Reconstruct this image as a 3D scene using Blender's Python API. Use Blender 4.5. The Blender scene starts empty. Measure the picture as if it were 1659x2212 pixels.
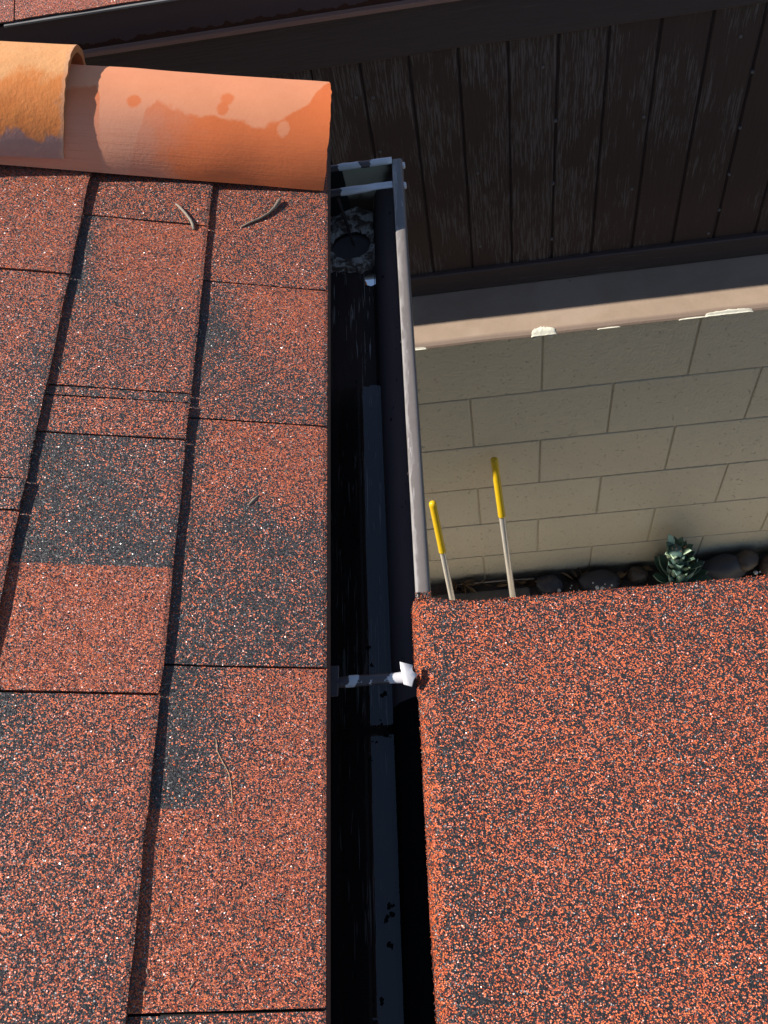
import bpy, bmesh, math, random
from mathutils import Vector, Matrix, noise

random.seed(7)
S = bpy.context.scene
COL = S.collection
H0 = 3.015                      # height of the camera above the ground

# ------------------------------------------------------------------ camera
cam_d = bpy.data.cameras.new('camera')
cam = bpy.data.objects.new('camera', cam_d)
COL.objects.link(cam)
RX = (0.99041089, -0.03118551, -0.13458729)
RD = (-0.09626821, -0.85451758, -0.51042349)
RF = (-0.09908939, 0.51848546, -0.84932569)
m = Matrix((RX, [-v for v in RD], [-v for v in RF])).transposed().to_4x4()
m.translation = (0, 0, H0)
cam.matrix_world = m
cam_d.sensor_fit = 'VERTICAL'
cam_d.sensor_height = 36
cam_d.lens = 1920 / 2212 * 36
cam_d.clip_start = 0.02
cam_d.clip_end = 2000
S.camera = cam

# ------------------------------------------------------------------ world, sun, exposure
SUN_TO = Vector((1, -0.10, -1.0)).normalized()
world = bpy.data.worlds.new('World')
S.world = world
world.use_nodes = True
wn = world.node_tree
wn.nodes.clear()
sky = wn.nodes.new('ShaderNodeTexSky')
sky.sky_type = 'NISHITA'
sky.sun_disc = False
sky.sun_elevation = math.asin(-SUN_TO.z)
sky.sun_rotation = math.atan2(-SUN_TO.x, -SUN_TO.y)
sky.air_density = 1.0
sky.dust_density = 0.3
sky.ozone_density = 1.6
bg = wn.nodes.new('ShaderNodeBackground')
bg.inputs['Strength'].default_value = 0.085
wo = wn.nodes.new('ShaderNodeOutputWorld')
wn.links.new(sky.outputs[0], bg.inputs[0])
wn.links.new(bg.outputs[0], wo.inputs[0])
sun_d = bpy.data.lights.new('sun', 'SUN')
sun_d.energy = 4.6
sun_d.angle = math.radians(0.53)
sun_d.color = (1.0, 0.95, 0.87)
sun = bpy.data.objects.new('sun', sun_d)
sun.rotation_euler = SUN_TO.to_track_quat('-Z', 'Y').to_euler()
sun.location = (-4, 0.4, 8)
COL.objects.link(sun)
S.view_settings.view_transform = 'Standard'
S.view_settings.look = 'None'
S.view_settings.exposure = 0.62
S.view_settings.gamma = 1
S.view_settings.use_curve_mapping = False
S.render.engine = 'CYCLES'
S.cycles.max_bounces = 8

# ------------------------------------------------------------------ object helpers
def link(o, parent=None):
    COL.objects.link(o)
    if parent is not None:
        o.parent = parent
    return o

def thing(name, label, cat, loc=(0, 0, 0), group=None):
    o = bpy.data.objects.new(name, None)
    o.empty_display_size = 0.05
    o.location = (loc[0], loc[1], loc[2])
    link(o)
    o['label'] = label
    o['category'] = cat
    if group:
        o['group'] = group
    return o

def tag(o, label, cat, group=None):
    o['label'] = label
    o['category'] = cat
    if group:
        o['group'] = group
    return o

def put(name, bm, mat, parent=None, smooth=False, kind=None):
    """bmesh in world metres (z measured from the camera height) -> one mesh object"""
    me = bpy.data.meshes.new(name)
    off = Vector((0, 0, H0))
    if parent is not None:
        off = off - parent_world(parent)
    bmesh.ops.translate(bm, verts=bm.verts, vec=off)
    bmesh.ops.recalc_face_normals(bm, faces=bm.faces) if smooth != 'keep' else None
    bm.to_mesh(me)
    bm.free()
    if smooth:
        for p in me.polygons:
            p.use_smooth = True
    me.materials.append(mat)
    o = bpy.data.objects.new(name, me)
    link(o, parent)
    if kind:
        o['kind'] = kind
    return o

def parent_world(p):
    v = Vector((0, 0, 0))
    while p is not None:
        v += p.location
        p = p.parent
    return v

def box(bm, x0, x1, y0, y1, z0, z1, bev=0.0, seg=1):
    r = bmesh.ops.create_cube(bm, size=1)
    vs = r['verts']
    for v in vs:
        v.co = Vector(((x0 + x1) / 2 + v.co.x * (x1 - x0), (y0 + y1) / 2 + v.co.y * (y1 - y0), (z0 + z1) / 2 + v.co.z * (z1 - z0)))
    if bev:
        es = list({e for v in vs for e in v.link_edges})
        bmesh.ops.bevel(bm, geom=es, offset=bev, segments=seg, affect='EDGES', profile=0.6)
    return bm

def tube(bm, pts, radii, n=10, cap=True):
    pts = [Vector(p) for p in pts]
    if not hasattr(radii, '__len__'):
        radii = [radii] * len(pts)
    rings = []
    for i, p in enumerate(pts):
        t = (pts[min(i + 1, len(pts) - 1)] - pts[max(i - 1, 0)]).normalized()
        a = t.cross(Vector((0.31, 0.2, 0.93)))
        a.normalize()
        b = t.cross(a)
        rings.append([bm.verts.new(p + (a * math.cos(k * 2 * math.pi / n) + b * math.sin(k * 2 * math.pi / n)) * radii[i]) for k in range(n)])
    for r0, r1 in zip(rings, rings[1:]):
        for k in range(n):
            bm.faces.new((r0[k], r0[(k + 1) % n], r1[(k + 1) % n], r1[k]))
    if cap:
        bm.faces.new(rings[0])
        bm.faces.new(rings[-1][::-1])
    return bm

def sweep(bm, prof, y0, y1, n=1, wob=0.0):
    """extrude a profile of (x, z) along y"""
    rows = []
    for i in range(n + 1):
        y = y0 + (y1 - y0) * i / n
        rows.append([bm.verts.new((x + wob * noise.noise((y * 4, k * .3, 2)), y, z + wob * noise.noise((y * 5, k * .3, 7)))) for k, (x, z) in enumerate(prof)])
    for a, b in zip(rows, rows[1:]):
        for k in range(len(prof) - 1):
            bm.faces.new((a[k], a[k + 1], b[k + 1], b[k]))
    return bm

# ------------------------------------------------------------------ material helpers
class Mat:
    def __init__(self, name):
        self.m = bpy.data.materials.new(name)
        self.m.use_nodes = True
        self.t = self.m.node_tree
        self.t.nodes.clear()
        self.out = self.n('OutputMaterial')
        self.b = self.n('BsdfPrincipled')
        self.l(self.b.outputs[0], self.out.inputs[0])
        self.tc = self.n('TexCoord')
        self.pos = self.n('NewGeometry').outputs['Position']
    def n(self, k):
        return self.t.nodes.new('ShaderNode' + k)
    def l(self, a, b):
        self.t.links.new(a, b)
    def put(self, sock, v):
        if hasattr(v, 'links') or isinstance(v, bpy.types.NodeSocket):
            self.l(v, sock)
        else:
            sock.default_value = v
    def math(self, op, a, b=0.0, c=0.0, clamp=False):
        x = self.n('Math')
        x.operation = op
        x.use_clamp = clamp
        for i, v in enumerate((a, b, c)):
            self.put(x.inputs[i], v)
        return x.outputs[0]
    def mapv(self, v, scale=(1, 1, 1), loc=(0, 0, 0), rot=(0, 0, 0)):
        x = self.n('Mapping')
        self.l(v, x.inputs[0])
        x.inputs['Scale'].default_value = scale
        x.inputs['Location'].default_value = loc
        x.inputs['Rotation'].default_value = rot
        return x.outputs[0]
    def noise(self, v, scale, detail=4, rough=0.55, dist=0.0):
        x = self.n('TexNoise')
        self.l(v, x.inputs['Vector'])
        x.inputs['Scale'].default_value = scale
        x.inputs['Detail'].default_value = detail
        x.inputs['Roughness'].default_value = rough
        x.inputs['Distortion'].default_value = dist
        return x.outputs['Fac']
    def voro(self, v, scale, feat='F1', rnd=1.0):
        x = self.n('TexVoronoi')
        x.feature = feat
        self.l(v, x.inputs['Vector'])
        x.inputs['Scale'].default_value = scale
        x.inputs['Randomness'].default_value = rnd
        return x
    def ramp(self, f, stops):
        x = self.n('ValToRGB')
        self.l(f, x.inputs[0])
        el = x.color_ramp.elements
        while len(el) < len(stops):
            el.new(0.5)
        for e, (p, c) in zip(el, stops):
            e.position = p
            e.color = (c[0], c[1], c[2], 1) if hasattr(c, '__len__') else (c, c, c, 1)
        return x.outputs[0]
    def step(self, f, a, b):
        x = self.n('MapRange')
        x.interpolation_type = 'SMOOTHSTEP'
        self.l(f, x.inputs[0])
        x.inputs[1].default_value = a
        x.inputs[2].default_value = b
        return x.outputs[0]
    def mix(self, f, a, b, mode='MIX'):
        x = self.n('Mix')
        x.data_type = 'RGBA'
        x.blend_type = mode
        self.put(x.inputs[0], f)
        for s, v in ((x.inputs[6], a), (x.inputs[7], b)):
            if isinstance(v, bpy.types.NodeSocket):
                self.l(v, s)
            else:
                s.default_value = (v[0], v[1], v[2], 1)
        return x.outputs[2]
    def attr(self, name):
        x = self.n('Attribute')
        x.attribute_name = name
        return x
    def sep(self, v):
        x = self.n('SeparateXYZ')
        self.l(v, x.inputs[0])
        return x.outputs
    def bump(self, h, dist=0.001, strength=1.0, normal=None):
        x = self.n('Bump')
        x.inputs['Strength'].default_value = strength
        x.inputs['Distance'].default_value = dist
        self.l(h, x.inputs['Height'])
        if normal is not None:
            self.l(normal, x.inputs['Normal'])
        return x.outputs[0]
    def done(self, col=None, rough=0.6, normal=None, metal=0.0, spec=0.5):
        if col is not None:
            if isinstance(col, bpy.types.NodeSocket):
                self.l(col, self.b.inputs['Base Color'])
            else:
                self.b.inputs['Base Color'].default_value = (*col, 1)
        self.put(self.b.inputs['Roughness'], rough)
        self.put(self.b.inputs['Metallic'], metal)
        self.put(self.b.inputs['Specular IOR Level'], spec)
        if normal is not None:
            self.l(normal, self.b.inputs['Normal'])
        return self.m

def granules(name, cell, tilt, bare=None, use_attr=True, base=0.5, spread=0.4, sparkle=0.5, r0=0.20):
    """mineral granules: every voronoi cell is one stone with its own colour, facing and gloss"""
    M = Mat(name)
    warp = M.n('TexNoise')
    M.l(M.pos, warp.inputs['Vector'])
    warp.inputs['Scale'].default_value = 0.7 / cell
    vadd = M.n('VectorMath')
    vadd.operation = 'MULTIPLY_ADD'
    M.l(warp.outputs['Color'], vadd.inputs[0])
    vadd.inputs[1].default_value = (cell * 0.9,) * 3
    M.l(M.pos, vadd.inputs[2])
    P = vadd.outputs[0]
    v = M.voro(P, 1.0 / cell)
    ve = M.voro(P, 1.0 / cell, 'DISTANCE_TO_EDGE')
    rgb = M.n('SeparateColor')
    M.l(v.outputs['Color'], rgb.inputs[0])
    r, g, b = rgb.outputs
    big = M.noise(M.pos, 22, 3)
    mid = M.noise(M.pos, 90, 3)
    if use_attr:
        bl = M.attr('blend').outputs['Fac']
    else:
        bl = base
    bl = M.math('ADD', bl, M.math('MULTIPLY', M.math('SUBTRACT', big, 0.5), spread))
    bl = M.math('ADD', bl, M.math('MULTIPLY', M.math('SUBTRACT', mid, 0.5), spread * 0.9))
    org = M.math('LESS_THAN', r, bl)
    oc = M.ramp(g, [(0.0, (0.23, 0.043, 0.021)), (0.28, (0.51, 0.080, 0.024)), (0.68, (0.76, 0.142, 0.036)), (1.0, (0.85, 0.225, 0.075))])
    dc = M.ramp(g, [(0.0, (0.013, 0.012, 0.013)), (0.6, (0.027, 0.025, 0.028)), (0.87, (0.055, 0.052, 0.056)), (1.0, (0.12, 0.11, 0.11))])
    c = M.mix(org, dc, oc)
    c = M.mix(M.math('GREATER_THAN', b, 0.982), c, (0.38, 0.36, 0.35))
    # bare asphalt in the cracks between the stones
    gap = M.step(ve.outputs['Distance'], 0.02, 0.12)
    c = M.mix(gap, (0.012, 0.011, 0.011), c)
    if bare is not None:
        c = M.mix(bare(M), c, (0.045, 0.040, 0.035))
    tn = M.n('VectorMath')
    tn.operation = 'SUBTRACT'
    M.l(v.outputs['Color'], tn.inputs[0])
    tn.inputs[1].default_value = (0.5, 0.5, 0.5)
    ts = M.n('VectorMath')
    ts.operation = 'SCALE'
    M.l(tn.outputs[0], ts.inputs[0])
    ts.inputs['Scale'].default_value = tilt
    ta = M.n('VectorMath')
    ta.operation = 'ADD'
    gn = M.n('NewGeometry').outputs['Normal']
    M.l(gn, ta.inputs[0])
    M.l(ts.outputs[0], ta.inputs[1])
    nn = M.n('VectorMath')
    nn.operation = 'NORMALIZE'
    M.l(ta.outputs[0], nn.inputs[0])
    h = M.math('ADD', gap, M.math('MULTIPLY', g, 1.2))
    nrm = M.bump(h, cell * 0.45, 0.8, nn.outputs[0])
    rough = M.math('ADD', r0, M.math('MULTIPLY', b, 0.45))
    return M.done(c, rough, nrm, spec=sparkle)

# ------------------------------------------------------------------ materials
MT = {}
MT['shingle'] = granules('shingle_granules', 0.00106, 1.2, spread=0.42, sparkle=0.8, r0=0.24)
MT['cap_sheet'] = granules('cap_sheet_granules', 0.00116, 1.0, spread=0.24, sparkle=0.6, r0=0.26)

def paint(name, c, c2=None, rough=0.5, scale=30, bump=0.0, spec=0.5):
    M = Mat(name)
    f = M.noise(M.pos, scale, 5)
    col = M.mix(f, c, c2 or [x * 0.75 for x in c])
    nb = M.bump(M.noise(M.pos, scale * 8, 3), 0.001, bump) if bump else None
    return M.done(col, rough, nb, spec=spec)

MT['asphalt'] = paint('bare_asphalt', (0.03, 0.027, 0.024), (0.016, 0.015, 0.014), 0.85, 200, 0.5)
MT['dark_gap'] = paint('dark_backing', (0.040, 0.022, 0.018), None, 0.9, 60)

# weathered brown siding: flaked paint in streaks that run with the grain
M = Mat('weathered_siding')
P = M.pos
grain = M.noise(M.mapv(P, (230, 60, 9)), 1, 3, 0.7)
fine = M.noise(M.mapv(P, (520, 60, 26)), 1, 2, 0.6)
x, y, z = M.sep(P)
zone = M.noise(M.mapv(P, (3.4, 1, 2.4), (0.35, 0, 0.2)), 1, 3, 0.6)
zone = M.math('ADD', zone, M.math('MULTIPLY', M.step(x, 0.02, 0.22), 0.10))
zone = M.math('SUBTRACT', zone, M.math('MULTIPLY', M.step(x, 0.47, 0.60), 0.03))
zone2 = M.noise(M.mapv(P, (14, 1, 7)), 1, 3, 0.6)
zz = M.math('ADD', M.math('MULTIPLY', zone, 0.75), M.math('MULTIPLY', zone2, 0.35))
lv = M.math('ADD', M.math('MULTIPLY', fine, 0.6), M.math('MULTIPLY', grain, 0.5))
fl = M.step(M.math('ADD', lv, M.math('MULTIPLY', M.math('MINIMUM', M.math('SUBTRACT', zz, 0.575), 0.05), 1.6)), 0.62, 0.70)
brown = M.mix(grain, (0.036, 0.020, 0.016), (0.056, 0.032, 0.026))
grey = M.mix(fine, (0.20, 0.168, 0.150), (0.12, 0.098, 0.088))
c = M.mix(M.math('MULTIPLY', fl, 0.70), brown, grey)
MT['siding'] = M.done(c, M.math('ADD', 0.55, M.math('MULTIPLY', fl, 0.3)), M.bump(M.math('ADD', grain, M.math('MULTIPLY', fl, -0.4)), 0.0012, 0.7))

# brown painted boards: cracks and grain along x
M = Mat('brown_trim')
g1 = M.noise(M.mapv(M.pos, (9, 90, 190)), 1, 4, 0.65, 0.4)
g2 = M.noise(M.mapv(M.pos, (3, 10, 14)), 1, 4, 0.6)
worn = M.step(M.math('ADD', M.math('MULTIPLY', g1, 0.55), M.math('MULTIPLY', g2, 0.6)), 0.66, 0.74)
c = M.mix(g1, (0.040, 0.026, 0.023), (0.070, 0.047, 0.042))
c = M.mix(M.math('MULTIPLY', worn, 0.5), c, (0.14, 0.12, 0.115))
MT['trim'] = M.done(c, 0.6, M.bump(g1, 0.0015, 0.8))

# factory brown metal fascia with a wet stain along the bottom
M = Mat('brown_metal')
x, y, z = M.sep(M.pos)
edge = M.noise(M.mapv(M.pos, (34, 1, 6)), 1, 5, 0.6)
st = M.math('SUBTRACT', M.math('ADD', H0 - 0.912, M.math('MULTIPLY', M.math('SUBTRACT', edge, 0.25), 0.03)), z)
wet = M.step(st, -0.001, 0.001)
c = M.mix(M.noise(M.mapv(M.pos, (4, 4, 30)), 1, 4), (0.074, 0.041, 0.040), (0.090, 0.053, 0.050))
c = M.mix(wet, c, (0.055, 0.020, 0.012))
MT['brown_metal'] = M.done(c, M.math('SUBTRACT', 0.42, M.math('MULTIPLY', wet, 0.15)), M.bump(M.noise(M.pos, 14, 2), 0.002, 0.3))

M = Mat('ledge_metal')
MT['ledge'] = M.done(M.mix(M.noise(M.mapv(M.pos, (10, 60, 60)), 1, 4), (0.22, 0.105, 0.075), (0.30, 0.17, 0.13)), 0.45)

# painted concrete block
M = Mat('painted_block')
pit = M.noise(M.pos, 130, 5, 0.6)
pit2 = M.noise(M.pos, 55, 3, 0.6)
sp = M.step(M.noise(M.pos, 105, 2, 0.5), 0.68, 0.72)
blot = M.noise(M.pos, 5, 4, 0.6)
c = M.mix(blot, (0.57, 0.495, 0.365), (0.66, 0.575, 0.42))
oi = M.n('ObjectInfo').outputs['Random']
c = M.mix(M.math('MULTIPLY', oi, 0.35), c, (0.50, 0.455, 0.35))
c = M.mix(M.math('MULTIPLY', sp, 0.35), c, (0.16, 0.135, 0.10))
x, y, z = M.sep(M.pos)
above_foot = M.step(M.math('ADD', z, M.math('MULTIPLY', M.noise(M.mapv(M.pos, (9, 9, 16)), 1, 5, 0.65), 0.11)), 0.075, 0.125)
c = M.mix(M.math('MULTIPLY', M.math('SUBTRACT', 1.0, above_foot), 0.8), c, (0.05, 0.038, 0.028))  # darker towards the foot of the wall
hh = M.math('ADD', M.math('MULTIPLY', pit, 0.7), M.math('ADD', M.math('MULTIPLY', pit2, 0.8), M.math('MULTIPLY', sp, -1.2)))
MT['block'] = M.done(c, 0.38, M.bump(hh, 0.0032, 0.9), spec=0.55)
M = Mat('painted_mortar')
MT['mortar'] = M.done(M.mix(M.noise(M.pos, 40, 4), (0.46, 0.40, 0.29), (0.58, 0.50, 0.37)), 0.6, M.bump(M.noise(M.pos, 160, 4), 0.002, 0.8))

# pinkish brown painted cap
M = Mat('wall_cap_paint')
f = M.noise(M.pos, 12, 6, 0.65)
f2 = M.noise(M.pos, 4, 3, 0.5)
c = M.mix(f, (0.25, 0.175, 0.122), (0.40, 0.295, 0.215))
c = M.mix(M.math('MULTIPLY', M.step(f2, 0.5, 0.62), 0.3), c, (0.43, 0.32, 0.25))
sp = M.step(M.noise(M.pos, 85, 2), 0.74, 0.78)
c = M.mix(M.math('MULTIPLY', sp, 0.6), c, (0.15, 0.10, 0.08))
x, y, z = M.sep(M.pos)
bevel_shade = M.step(M.math('ADD', y, M.math('MULTIPLY', M.noise(M.mapv(M.pos, (14, 14, 14)), 1, 3), 0.006)), 1.5155, 1.5085)
c = M.mix(M.math('MULTIPLY', bevel_shade, 0.7), c, (0.21, 0.145, 0.108))  # shade of the front bevel put into the colour as a darker strip
MT['cap'] = M.done(c, 0.6, M.bump(M.noise(M.pos, 90, 4), 0.001, 0.6))
MT['cream'] = paint('cream_filler', (0.80, 0.76, 0.62), (0.66, 0.62, 0.50), 0.8, 120, 0.9)

# clay tiles
def tile_mat(name, kind):
    M = Mat(name)
    uv = M.n('UVMap').outputs['UV']
    u, v, _ = M.sep(uv)               # u metres along the tile, v metres round the arch from the near edge
    n1 = M.noise(uv, 16, 5, 0.6)
    n2 = M.noise(uv, 60, 5, 0.65)
    n3 = M.noise(uv, 260, 3, 0.6)
    if kind == 'pale':
        pale = M.mix(n2, (0.78, 0.305, 0.150), (0.71, 0.25, 0.115))
        deep = M.mix(n2, (0.66, 0.140, 0.033), (0.74, 0.185, 0.050))
        # soaked patch: low near the upper end, climbs to the crown at the eave end
        pts = [(0.0, 0.06), (0.425, 0.105), (0.437, 0.09), (0.450, 0.0), (0.500, 0.0), (0.545, 0.080), (0.568, 0.090), (0.644, 0.078), (0.71, 0.077), (0.764, 0.073), (0.83, 0.074), (0.862, 0.080), (0.906, 0.095), (0.938, 0.108), (0.96, 0.128), (0.982, 0.150), (1.0, 0.165)]
        top = M.ramp(M.math('DIVIDE', u, 0.5), [(p, q / .19) for p, q in pts])
        lim = M.math('MULTIPLY', top, 0.19)
        f = M.math('ADD', M.math('SUBTRACT', lim, v), M.math('MULTIPLY', M.math('SUBTRACT', M.noise(uv, 38, 4, 0.55), 0.5), 0.026))
        wet = M.step(f, -0.0022, 0.0035)
        # pale chalky bloom at the upper end near edge
        c = M.mix(wet, pale, deep)
        fade = M.math('MULTIPLY', M.step(M.math('ADD', u, M.math('MULTIPLY', M.math('SUBTRACT', M.noise(uv, 22, 4, .6), .5), 0.12)), 0.335, 0.265), M.step(v, 0.115, 0.05))
        c = M.mix(M.math('MULTIPLY', fade, 0.7), c, (0.62, 0.27, 0.165))
        for (cu, cv, rr) in ((0.2575, 0.0875, 0.0085), (0.366, 0.099, 0.009), (0.362, 0.088, 0.0085)):
            du = M.math('SUBTRACT', u, cu)
            dv = M.math('SUBTRACT', v, cv)
            d = M.math('SQRT', M.math('ADD', M.math('MULTIPLY', du, du), M.math('MULTIPLY', dv, dv)))
            d = M.math('ADD', d, M.math('MULTIPLY', M.math('SUBTRACT', n2, 0.5), 0.013))
            c = M.mix(M.math('MULTIPLY', M.step(d, rr + .001, rr - 0.003), 0.85), c, deep)
        du = M.math('SUBTRACT', u, 0.436)
        dv = M.math('SUBTRACT', v, 0.070)
        d = M.math('SQRT', M.math('ADD', M.math('MULTIPLY', du, du), M.math('MULTIPLY', dv, dv)))
        d = M.math('ADD', d, M.math('MULTIPLY', M.math('SUBTRACT', n2, 0.5), 0.012))
        c = M.mix(M.math('MULTIPLY', M.step(d, 0.0095, 0.006), 0.8), c, pale)
        rough = M.math('SUBTRACT', 0.75, M.math('MULTIPLY', wet, 0.15))
        speck = M.step(M.noise(uv, 120, 2), 0.745, 0.765)
        c = M.mix(M.math('MULTIPLY', speck, 0.75), c, (0.16, 0.06, 0.03))
        lines = M.noise(M.mapv(uv, (18, 520, 1)), 1, 3, 0.6)
        low = M.step(v, 0.09, 0.03)
        c = M.mix(M.math('MULTIPLY', M.math('MULTIPLY', low, M.step(lines, 0.5, 0.7)), 0.35), c, (0.45, 0.12, 0.05))
        nb = M.bump(M.math('ADD', M.math('MULTIPLY', n3, 0.6), M.math('MULTIPLY', M.math('MULTIPLY', lines, low), 0.8)), 0.0005, 0.6)
    else:
        cream = M.mix(n2, (0.86, 0.43, 0.175), (0.78, 0.33, 0.115))
        orange = M.mix(n2, (0.74, 0.20, 0.038), (0.80, 0.28, 0.070))
        mauve = M.mix(n2, (0.36, 0.175, 0.135), (0.46, 0.235, 0.17))
        w = M.math('ADD', v, M.math('MULTIPLY', M.math('SUBTRACT', M.noise(uv, 26, 5, 0.6), 0.5), 0.06))
        ww = M.math('ADD', w, M.math('MULTIPLY', M.math('SUBTRACT', u, 0.3), -0.06))
        c = M.mix(M.step(ww, 0.082, 0.098), orange, cream)
        c = M.mix(M.step(w, 0.036, 0.029), c, mauve)
        rim = M.step(M.math('ADD', u, M.math('MULTIPLY', M.math('SUBTRACT', n2, 0.5), 0.01)), 0.341, 0.346)
        c = M.mix(M.math('MULTIPLY', rim, 0.55), c, (0.58, 0.32, 0.19))
        spots = M.step(M.noise(uv, 75, 3), 0.62, 0.68)
        c = M.mix(M.math('MULTIPLY', spots, 0.35), c, (0.62, 0.27, 0.13))
        speck = M.step(M.noise(uv, 190, 2), 0.73, 0.76)
        c = M.mix(M.math('MULTIPLY', speck, 0.7), c, (0.18, 0.08, 0.04))
        gl = M.step(w, 0.075, 0.04)
        rough = M.math('SUBTRACT', 0.62, M.math('MULTIPLY', gl, 0.30))
        nb = M.bump(M.math('ADD', n2, M.math('MULTIPLY', n3, 0.4)), 0.0014, 0.6)
    return M.done(c, rough, nb, spec=0.45)
MT['tile_pale'] = tile_mat('clay_pale', 'pale')
MT['tile_old'] = tile_mat('clay_weathered', 'old')
M = Mat('clay_edge')
MT['tile_edge'] = M.done(M.mix(M.noise(M.pos, 60, 5), (0.50, 0.24, 0.09), (0.33, 0.15, 0.06)), 0.8, M.bump(M.noise(M.pos, 150, 4), 0.002, 0.9))

# faded brown gutter paint, chalky and rubbed through on the lip
M = Mat('faded_gutter_paint')
x, y, z = M.sep(M.pos)
n1 = M.noise(M.mapv(M.pos, (60, 14, 60)), 1, 4, 0.55)
n2 = M.noise(M.pos, 90, 4, 0.6)
lipx = M.math('ADD', x, M.math('MULTIPLY', M.math('SUBTRACT', n1, 0.5), 0.030))
rub = M.math('MULTIPLY', M.step(lipx, -0.0605, -0.0630), M.step(z, H0 - 0.826, H0 - 0.8215))
c = M.mix(n2, (0.125, 0.106, 0.096), (0.165, 0.142, 0.130))
c = M.mix(M.math('MULTIPLY', rub, M.math('ADD', 0.15, M.math('MULTIPLY', M.step(n1, 0.4, 0.6), 0.5))), c, (0.38, 0.355, 0.34))
sc = M.step(M.noise(M.mapv(M.pos, (300, 30, 300), (0, 0, 0), (0, 0, 0.1)), 1, 2), 0.68, 0.72)
c = M.mix(M.math('MULTIPLY', sc, 0.35), c, (0.5, 0.47, 0.46))
MT['lip'] = M.done(c, 0.38, M.bump(n2, 0.0006, 0.4), spec=0.55)

# inside of the trough: brown with brush scratches and black specks
M = Mat('gutter_inside')
s1 = M.noise(M.mapv(M.pos, (330, 9, 60), (0, 0, 0), (0, 0, 0.03)), 1, 2, 0.5, 0.6)
s2 = M.noise(M.mapv(M.pos, (430, 18, 60), (3, 1, 0), (0, 0, -0.05)), 1, 2, 0.5, 0.8)
zone = M.noise(M.mapv(M.pos, (16, 7, 1)), 1, 3, 0.6)
sc = M.math('MAXIMUM', M.step(M.math('ADD', s1, M.math('MULTIPLY', M.math('SUBTRACT', zone, 0.5), 0.45)), 0.66, 0.70), M.math('MULTIPLY', M.step(M.math('ADD', s2, M.math('MULTIPLY', M.math('SUBTRACT', zone, 0.5), 0.5)), 0.66, 0.70), 0.7))
c = M.mix(M.noise(M.mapv(M.pos, (60, 12, 40)), 1, 5, 0.65), (0.022, 0.014, 0.011), (0.075, 0.048, 0.037))
c = M.mix(M.math('MULTIPLY', sc, 0.75), c, (0.42, 0.37, 0.33))
spk = M.step(M.noise(M.mapv(M.pos, (150, 85, 110)), 1, 2), 0.70, 0.73)
c = M.mix(spk, c, (0.006, 0.005, 0.005))
MT['trough'] = M.done(c, 0.6, M.bump(sc, 0.0003, 0.3), spec=0.2)

M = Mat('gutter_wall_inside')
spk = M.step(M.noise(M.mapv(M.pos, (150, 85, 110)), 1, 2), 0.69, 0.72)
c = M.mix(M.noise(M.mapv(M.pos, (40, 10, 30)), 1, 4), (0.075, 0.057, 0.058), (0.110, 0.086, 0.086))
c = M.mix(spk, c, (0.008, 0.007, 0.007))
MT['trough_wall'] = M.done(c, 0.6, spec=0.2)

MT['shade_silt_black'] = paint('wall_shade_and_silt', (0.010, 0.009, 0.009), (0.006, 0.006, 0.006), 0.95, 90, 0.6, spec=0.03)  # near black that paints the front wall's shade; the silt shares it
MT['sunlit_edge'] = paint('sunlit_lip_peach', (0.62, 0.42, 0.31), (0.5, 0.33, 0.25), 0.6, 80, 0.3)  # sunlit strip inside the lip, painted in as a peach colour

# white metal with remnants of brown paint
def chipped(name, spans):
    """white metal with remnants of brown paint over the given stretches of x"""
    M = Mat(name)
    pm = M.noise(M.mapv(M.pos, (60, 90, 60)), 1, 4, 0.55)
    x, y, z = M.sep(M.pos)
    xw = M.math('ADD', x, M.math('MULTIPLY', M.math('SUBTRACT', pm, 0.5), 0.022))
    pk = None
    for a, b in spans:
        q = M.math('MULTIPLY', M.step(xw, a - .0004, a + .0004), M.step(xw, b + .0004, b - .0004))
        pk = q if pk is None else M.math('MAXIMUM', pk, q)
    dots = M.step(M.noise(M.pos, 170, 2), 0.68, 0.70)
    pk = M.math('MULTIPLY', pk, M.math('SUBTRACT', 1.0, M.math('MULTIPLY', dots, 0.9)))
    sp2 = M.step(M.noise(M.pos, 120, 2), 0.72, 0.74)
    pk = M.math('MAXIMUM', pk, sp2)
    c = M.mix(pk, M.mix(M.noise(M.pos, 60, 3), (0.66, 0.64, 0.66), (0.52, 0.49, 0.49)), (0.075, 0.056, 0.056))
    return M.done(c, 0.35, M.bump(pk, 0.0004, 0.6))
MT['chip_rim'] = chipped('chipped_rim', [(-0.30, -0.142), (-0.112, -0.096)])
MT['chip_a'] = chipped('chipped_strap_far', [(-0.30, -0.136)])
MT['chip_b'] = chipped('chipped_strap_near', [(-0.30, -0.1365), (-0.127, -0.096)])
MT['chipped'] = chipped('chipped_hook', [(-0.30, -0.20)])

M = Mat('cream_end_cap')
x, y, z = M.sep(M.pos)
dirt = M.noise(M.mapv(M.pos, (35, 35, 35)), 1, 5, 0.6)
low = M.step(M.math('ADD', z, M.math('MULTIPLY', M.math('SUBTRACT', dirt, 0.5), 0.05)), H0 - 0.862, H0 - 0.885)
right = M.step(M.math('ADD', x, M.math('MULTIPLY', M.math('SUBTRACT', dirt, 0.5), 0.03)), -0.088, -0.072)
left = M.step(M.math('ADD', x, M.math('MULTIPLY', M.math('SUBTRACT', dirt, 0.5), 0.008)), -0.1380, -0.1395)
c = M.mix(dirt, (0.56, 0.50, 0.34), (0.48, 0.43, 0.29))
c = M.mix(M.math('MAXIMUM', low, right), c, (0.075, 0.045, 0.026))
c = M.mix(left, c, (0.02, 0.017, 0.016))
MT['endcap'] = M.done(c, 0.5)

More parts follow.
